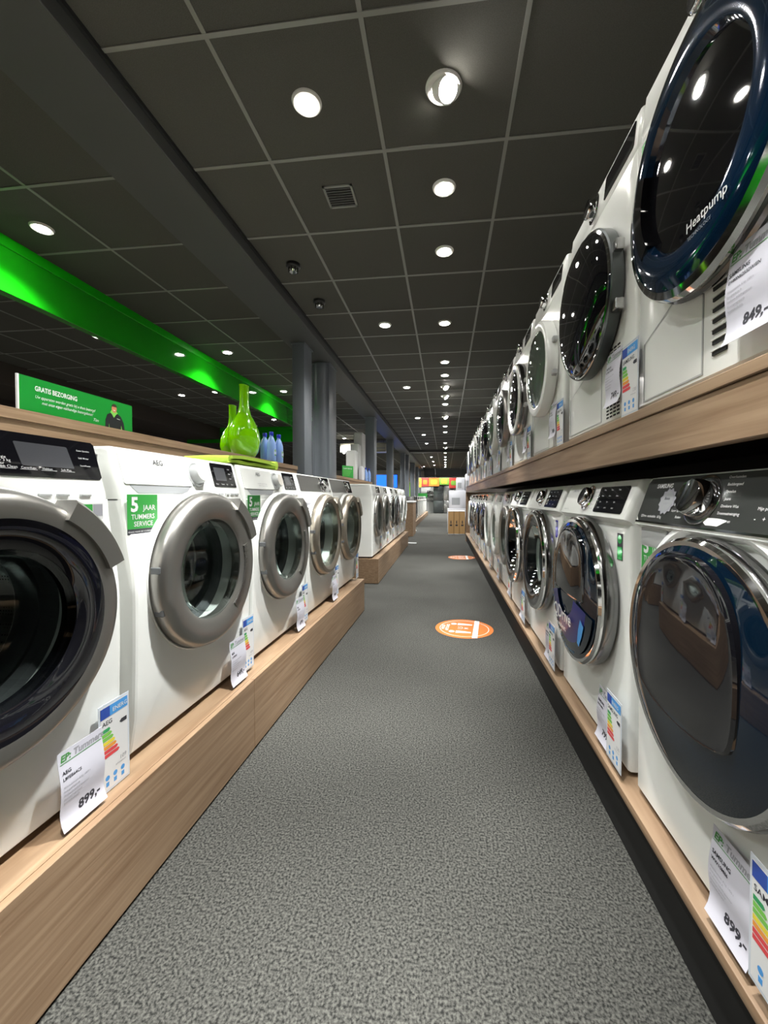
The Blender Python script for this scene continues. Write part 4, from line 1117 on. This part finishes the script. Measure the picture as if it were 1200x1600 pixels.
def bottle():
    r = empty('detergent_bottle')
    mb = MB().lathe([(0, 0), (0.046, 0), (0.052, 0.006), (0.053, 0.14), (0.050, 0.165), (0.034, 0.205), (0.020, 0.225), (0.018, 0.24)], 'bottle_blue', axis='z', seg=32, M=Matrix.Diagonal((0.68, 1.0, 1, 1)))
    mb.build('body', r, smooth=1.0)
    MB().lathe([(0.018, 0.232), (0.019, 0.262), (0.016, 0.268), (0, 0.268)], 'cap_blue', axis='z', seg=24).build('cap', r)
    mb = MB()
    n = 20
    mb.add([(0.0352 + 0.0, 0.022 * math.cos(2 * PI * i / n), 0.085 + 0.038 * math.sin(2 * PI * i / n)) for i in range(n)], [list(range(n))], 'print_white')
    mb.add([(0.0358, -0.002 + 0.012 * math.cos(2 * PI * i / n), 0.10 + 0.012 * math.sin(2 * PI * i / n)) for i in range(n)], [list(range(n))], 'sticker_green')
    mb.add([(0.0358, 0.014 * math.cos(2 * PI * i / n), 0.062 + 0.008 * math.sin(2 * PI * i / n)) for i in range(n)], [list(range(n))], 'bar_green')
    mb.build('bottle_label', r)
    return r
b = bottle()
place(b, (-1.55, 3.44, 1.302), 'pale blue detergent bottle with dark blue cap, the middle one beside the green vases', 'bottle', 'detergent bottles by the vases')
place(b, (-1.55, 3.60, 1.302), 'pale blue detergent bottle standing closest to the nearest pillar', 'bottle', 'detergent bottles by the vases')
place(b, (-1.64, 3.50, 1.302), 'pale blue detergent bottle half hidden behind its twin by the vase', 'bottle', 'detergent bottles by the vases')
place(b, (-1.55, 7.72, 1.29), 'distant pale blue bottle on the second ledge, the left one', 'bottle', 'detergent bottles on the second ledge')
place(b, (-1.545, 8.02, 1.29), 'distant pale blue bottle on the second ledge, the right one', 'bottle', 'detergent bottles on the second ledge')

# folded cloth lying on a machine
mb = MB(); prof = []
n = 26
pts = []
for i in range(n + 1):
    t = i / n
    pts.append((0.30 * t, 0.004 + 0.002 * math.sin(t * 9) ** 2))
def ribbon(path, w0, w1, th, key):
    vs = []; fs = []
    for i, (p, z) in enumerate(path):
        for x in (w0, w1):
            wob = 0.003 * math.sin(p * 22 + x * 30)
            vs.append((x + wob, p, z)); vs.append((x + wob, p, z + th))
    for i in range(len(path) - 1):
        a = 4 * i; b_ = a + 4
        fs += [[a, b_, b_ + 2, a + 2], [a + 1, b_ + 1, b_ + 3, a + 3], [a, b_, b_ + 1, a + 1], [a + 2, b_ + 2, b_ + 3, a + 3]]
    fs += [[0, 1, 3, 2], [4 * (len(path) - 1) + q for q in (0, 1, 3, 2)]]
    mb.add(vs, fs, key)
top = [(p, 0.014 + 0.006 * math.sin(PI * min(1, p / 0.28)) + 0.001 * math.sin(p * 30)) for p, _ in pts]
ribbon(pts, -0.11, 0.10, 0.008, 'lime_cloth'); ribbon(top, -0.10, 0.11, 0.009, 'lime_cloth')
mb.lathe([(0.0, -0.11), (0.014, -0.108), (0.017, 0.0), (0.014, 0.108), (0, 0.11)], 'lime_cloth', (0, 0.30, 0.017), 'x', 20)
mb.lathe([(0.0, -0.10), (0.010, -0.098), (0.012, 0.0), (0.010, 0.098), (0, 0.10)], 'lime_cloth', (0, 0.0, 0.013), 'x', 20)
o = mb.build('folded_cloth', loc=(-0.98, 1.56, 1.1255), smooth=1.2); o.scale = (1, 1.45, 1.5); tag(o, 'folded lime green cloth lying on top of a left machine', 'cloth')

# small green sign and pale cartons on second ledge
r = empty('ledge_sign', (-1.58, 6.35, 1.29), -0.5); tag(r, 'small green card with white lines standing on the second ledge', 'sign')
MB().box(0, 0.004, -0.12, 0.14, 0, 0.20, 'sticker_green').build('board', r)
mb = MB(); mb.text('5 JAAR SERVICE', 0.03, (0.0048, -0.10, 0.145), Y, Z, 'print_white', bold=0.02)
for i in range(4): mb.quad((0.0048, -0.10, 0.115 - i * 0.024), Y, Z, 0.20 - 0.02 * i, 0.006, 'bar_lightgreen')
mb.build('lettering', r)
for i, (x, y, w, d, h, lab) in enumerate([(-1.70, 7.20, 0.18, 0.24, 0.54, 'short pale carton on the second ledge, leftmost of the tall pack'),
                                  (-1.70, 7.50, 0.17, 0.24, 0.69, 'middle-height pale carton on the second ledge'),
                                  (-1.70, 7.86, 0.18, 0.30, 0.96, 'tallest pale carton with rounded top on the second ledge'),
                                  (-1.555, 7.35, 0.09, 0.20, 0.26, 'low white carton in front of the tallest pale carton')]):
    mb = MB().box(-w / 2, w / 2, -d / 2, d / 2, 0, h, 'carton_grey' if i < 3 else 'wrap', 0.025, 3)
    mb.box(w / 2 - 0.002, w / 2 + 0.001, -0.006, 0.006, 0.02, h - 0.03, 'grey_plastic')
    tag(mb.build('tall_carton', loc=(x, y, 1.29)), lab, 'carton', 'pale cartons on the second ledge')

# ------------------------------------------------------------------ far left: air unit, screens
r = empty('air_conditioner', (-2.5, 12.0, 2.35)); tag(r, 'long cream air conditioning unit hanging below the ceiling at left', 'air conditioner')
mb = MB().box(-0.72, 0.72, 0, 0.55, 0.02, 0.27, 'cream', 0.03, 3); mb.box(-0.68, 0.68, -0.004, 0.0, 0.09, 0.13, 'grey_plastic'); mb.build('housing', r)
MB().box(-0.70, 0.70, -0.02, 0.2, 0.0, 0.02, 'cream', 0.004, 1).build('outlet_flap', r)
for x in (-0.6, 0.6): MB().box(x - 0.01, x + 0.01, 0.25, 0.27, 0.27, 0.385, 'steel').build('bracket', r)
def tv(x, y, z, w, h, key, lab, face=-1):
    r = empty('television', (x, y, z)); tag(r, lab, 'television', 'televisions beyond the pillars')
    MB().box(-w / 2, w / 2, 0, 0.05, 0, h, 'black_plastic', 0.006, 1).build('bezel', r)
    mb = MB().box(-w / 2 + 0.02, w / 2 - 0.02, -0.002, 0.0, 0.02, h - 0.02, key); mb.build('screen', r)
    MB().box(-0.15, 0.15, -0.08, 0.16, -0.03, 0.0, 'black_plastic', 0.004, 1).build('stand', r)
mb = MB().box(-3.6, -1.7, 13.9, 14.6, 0, 0.92, 'black_plastic', 0.01, 1); tag(MB().box(-3.6, -1.7, 14.35, 14.6, 0.921, 1.27, 'black_plastic').build('riser_block'), 'black riser block on the media cabinet under the larger blue screen', 'riser'); mb_o = mb.build('media_cabinet'); tag(mb_o, 'black cabinet carrying the glowing blue televisions', 'cabinet')
tv(-2.15, 14.4, 1.30, 0.85, 0.50, 'tv_blue', 'television glowing deep blue, upper one behind the pillars')
tv(-2.10, 14.0, 0.95, 0.60, 0.30, 'tv_cyan', 'small television glowing lighter blue below the larger one')

# ------------------------------------------------------------------ floor stickers
def floor_sticker():
    r = empty('floor_sticker'); R_ = 0.215; up = Vector((-1, 0, 0)); rt = Vector((0, 1, 0)); c = Vector((0, 0, 0.0))
    MB().lathe([(0, 0.0), (R_, 0.0), (R_, 0.0014), (0, 0.0014)], 'orange', axis='z', seg=72).build('disc', r)
    mb = MB(); z = 0.0018
    mb.lathe([(0.178, z), (0.183, z)], 'print_white', axis='z', seg=72)
    cc = (0, 0, z + 0.0004)
    # bar
    mb.poly(cc, rt, up, [(-0.192, -0.105), (0.192, -0.105), (0.198, -0.068), (-0.198, -0.068)], 'print_white')
    mb.text('www.ep.nl', 0.026, (0.098, -0.05, z + 0.001), rt, up, 'ink_grey')
    for s_ in (-1, 1):
        x = s_ * 0.088
        mb.poly(cc, rt, up, [(x + 0.022 * math.cos(i * PI / 10), 0.085 + 0.022 * math.sin(i * PI / 10)) for i in range(20)], 'print_white')
        mb.poly(cc, rt, up, [(x - 0.024, 0.055), (x + 0.024, 0.055), (x + 0.020, 0.0), (x + 0.011, -0.055), (x - 0.011, -0.055), (x - 0.020, 0.0)], 'print_white')
    mb.text('1,5', 0.05, (-0.012, 0, z + 0.0004), rt, up, 'print_white', 'CENTER', 0.01); mb.text('M', 0.045, (0.030, 0, z + 0.0004), rt, up, 'print_white', 'CENTER', 0.01)
    mb.text('HOUD', 0.034, (-0.145, 0, z + 0.0004), rt, up, 'print_white', 'CENTER', 0.02); mb.text('AFSTAND', 0.034, (-0.113, 0, z + 0.0004), rt, up, 'print_white', 'CENTER', 0.02)
    mb.build('print', r); return r
s_ = floor_sticker()
place(s_, (0.142, 3.02, 0.0), 'round orange distance sticker on the carpet, the nearest one', 'floor sticker', 'orange floor stickers', -0.12)
place(s_, (0.262, 6.57, 0.0), 'round orange distance sticker on the carpet, the middle one', 'floor sticker', 'orange floor stickers', 0.0)
place(s_, (0.36, 19.5, 0.0), 'round orange distance sticker far down the aisle by the fridges', 'floor sticker', 'orange floor stickers', 0.1)

# ------------------------------------------------------------------ far end of the aisle
def fridge(x, key, lab, side):
    r = empty('fridge_freezer', (x, 24.0, 0)); tag(r, lab, 'fridge', 'fridges at the end of the aisle')
    MB().box(-0.30, 0.30, 0.02, 0.65, 0.02, 1.80, key, 0.008, 2).build('body', r)
    for z0, z1 in ((0.04, 0.74), (0.75, 1.79)):
        d = MB().box(-0.298, 0.298, -0.03, 0.018, z0, z1, key, 0.006, 2).build('door', r)
        MB().box(side * 0.25 - 0.012, side * 0.25 + 0.012, -0.07, -0.031, z0 + 0.15, z0 + 0.45, 'steel', 0.004, 1).build('door_handle', d)
    MB().box(-0.28, 0.28, 0.03, 0.6, 0.0, 0.02, 'black_plastic').build('base', r)
fridge(-0.41, 'dark_steel', 'dark graphite fridge-freezer at the end of the aisle', 1)
fridge(0.21, 'steel', 'brushed steel fridge-freezer right of the dark one', -1)
fridge(0.84, 'steel', 'steel fridge-freezer mostly hidden by the stacked boxes at right', -1)
for i, (x0, x1, k, k2_, z0, lab) in enumerate([(-1.92, -1.42, 'poster_yellow', 'poster_orange', 1.55, 'yellow food picture on the back wall, leftmost panel'),
      (-1.40, -1.0, 'poster_red', 'poster_orange', 1.6, 'red food picture between two pillars on the back wall'),
      (-0.98, -0.38, 'poster_orange', 'poster_yellow', 1.62, 'orange food picture above the white notice'),
      (-0.36, 0.20, 'poster_green', 'poster_yellow', 1.70, 'green and yellow fruit picture above the dark fridge'),
      (0.21, 0.80, 'poster_red', 'poster_green', 1.50, 'red fruit picture above the steel fridge')]):
    mb = MB().box(x0, x1, 23.80, 23.82, z0, 2.10, k)
    w = x1 - x0; cx = (x0 + x1) / 2; cz = (z0 + 2.1) / 2
    mb.add([(cx + w * 0.32 * math.cos(t), 23.795, cz + 0.16 * math.sin(t) + 0.03 * math.sin(3 * t)) for t in [j * PI / 12 for j in range(24)]], [list(range(24))], k2_)
    tag(mb.build('food_picture'), lab, 'picture', 'food pictures over the fridges')
mb = MB().box(-1.95, 0.95, 23.83, 23.9, 2.10, 2.13, 'steel'); 
for x in (-1.9, -0.6, 0.9): mb.box(x - 0.01, x + 0.01, 23.83, 23.85, 2.13, 2.737, 'steel')
tag(mb.build('hanging_rail'), 'thin steel rail carrying the food pictures', 'rail')
mb = MB().box(-1.75, -0.73, 24.9, 24.95, 0, 1.58, 'white_matte')
for i, t in enumerate(['EP', 'Koel', 'Vries']): mb.text(t, 0.24, (-1.15, 24.895, 1.2 - i * 0.27), X, Z, 'ink', bold=0.02)
tag(mb.build('white_notice_panel'), 'white panel with dark lettering left of the dark fridge', 'notice panel')
mb = MB().box(-2.0, -1.60, 21.0, 21.05, 1.0, 1.75, 'lime_plastic'); mb.box(-1.75, -1.73, 21.05, 21.07, 0, 1.75, 'steel'); tag(mb.build('lime_banner'), 'narrow lime green banner between the far pillars', 'banner')
mb = MB().box(-1.50, -1.0, 22.1, 22.13, 0.92, 1.18, 'sticker_green'); mb.box(-1.3, -1.2, 22.13, 22.15, 0, 0.92, 'steel'); tag(mb.build('green_notice'), 'small green notice near the far pillars', 'notice')

# appliances on the far plinth
def far_box(x, y, z, w, d, h, key, lab, door=True, name='cooker'):
    r = empty(name, (x, y, z), PI / 2); tag(r, lab, 'appliance', 'appliances on the far left plinth')
    MB().box(-w / 2, w / 2, 0, d, 0.02, h, key, 0.008, 2).build('body', r)
    d_ = MB().box(-w / 2 + 0.015, w / 2 - 0.015, -0.02, -0.001, 0.10, h - 0.12, key, 0.006, 1).build('door', r)
    MB().box(-w / 2 + 0.06, w / 2 - 0.06, -0.05, -0.021, h - 0.18, h - 0.16, 'steel', 0.004, 1).build('door_handle', d_)
    MB().box(-w / 2 + 0.02, w / 2 - 0.02, -0.012, -0.001, h - 0.10, h - 0.02, 'black_gloss').build('control_strip', r)
    MB().box(-w / 2 + 0.03, w / 2 - 0.03, 0.02, d - 0.02, 0, 0.02, 'black_plastic').build('base', r)
for i in range(9):
    y = 13.3 + 0.95 * i
    far_box(-1.02, y, 0.18, 0.60, 0.42, 0.82, 'steel' if i < 2 else 'white', '%s dishwasher on the far left plinth, %s in the row' % ('stainless' if i < 2 else 'white', ORD[i]), name='dishwasher')

# cardboard boxes and wrapped stock right
for i in range(3):
    r = empty('cardboard_box', (0.145 + 0.148 * i, 10.6, 0)); tag(r, 'upright cardboard box on the carpet at the end of the right shelves, %s of three' % ['left', 'middle', 'right'][i], 'cardboard box', 'upright cardboard boxes')
    MB().box(-0.070, 0.070, 0, 0.5, 0.015, 0.60, 'cardboard', 0.002, 1).build('carton', r)
    mb = MB().box(-0.070, 0.070, -0.002, 0.5, 0.60, 0.615, 'print_white'); mb.box(-0.070, 0.070, -0.002, 0.5, 0.0, 0.015, 'print_white'); mb.build('end_tape', r)
    mb = MB(); mb.box(-0.03, 0.03, -0.0015, 0, 0.22, 0.26, 'ink'); mb.build('print', r); MB().box(-0.012, 0.012, -0.0015, 0, 0.28, 0.36, 'ink').build('print', r)
for i, (x, y, z, w, d, h, lab) in enumerate([(0.33, 11.5, 0, 0.55, 0.6, 0.66, 'white boxed stock behind the cardboard boxes, bottom layer'),
                                  (0.35, 11.5, 0.661, 0.50, 0.55, 0.50, 'wrapped white box, middle of the stack behind the cardboard'),
                                  (0.42, 11.5, 1.162, 0.24, 0.5, 0.36, 'slim wrapped box, left one on top of the stock stack'),
                                  (0.62, 11.5, 1.162, 0.13, 0.5, 0.46, 'taller narrow wrapped box, right one on top of the stock stack'),
                                  (0.86, 9.9, 0, 0.55, 0.6, 0.85, 'wrapped white appliance at the end of the right shelves')]):
    mb = MB().box(-w / 2, w / 2, -d / 2, d / 2, 0, h, 'wrap', 0.012, 2); mb.box(-w * 0.35, w * 0.1, -d / 2 - 0.002, -d / 2, h * 0.2, h * 0.6, 'print_grey')
    tag(mb.build('wrapped_box', loc=(x, y, z)), lab, 'wrapped box', 'wrapped stock at the shelf end')
mb = MB().box(-0.08, 0.08, -0.1, 0.1, 0, 0.09, 'print_white', 0.004, 1); tag(mb.build('white_carton', loc=(0.66, 10.4, 0)), 'small white carton on the carpet right of the cardboard boxes', 'carton')
for i, (x, y) in enumerate([(-0.93, 11.6), (-0.70, 8.45)]):
    mb = MB().box(-0.09, 0.09, -0.05, 0.05, 0, 0.012, 'print_white'); tag(mb.build('paper_sheet', loc=(x, y, 0)), 'white paper pad lying on the carpet %s' % ['beyond the wooden counter', 'beside the second left plinth'][i], 'paper', 'papers on the carpet')
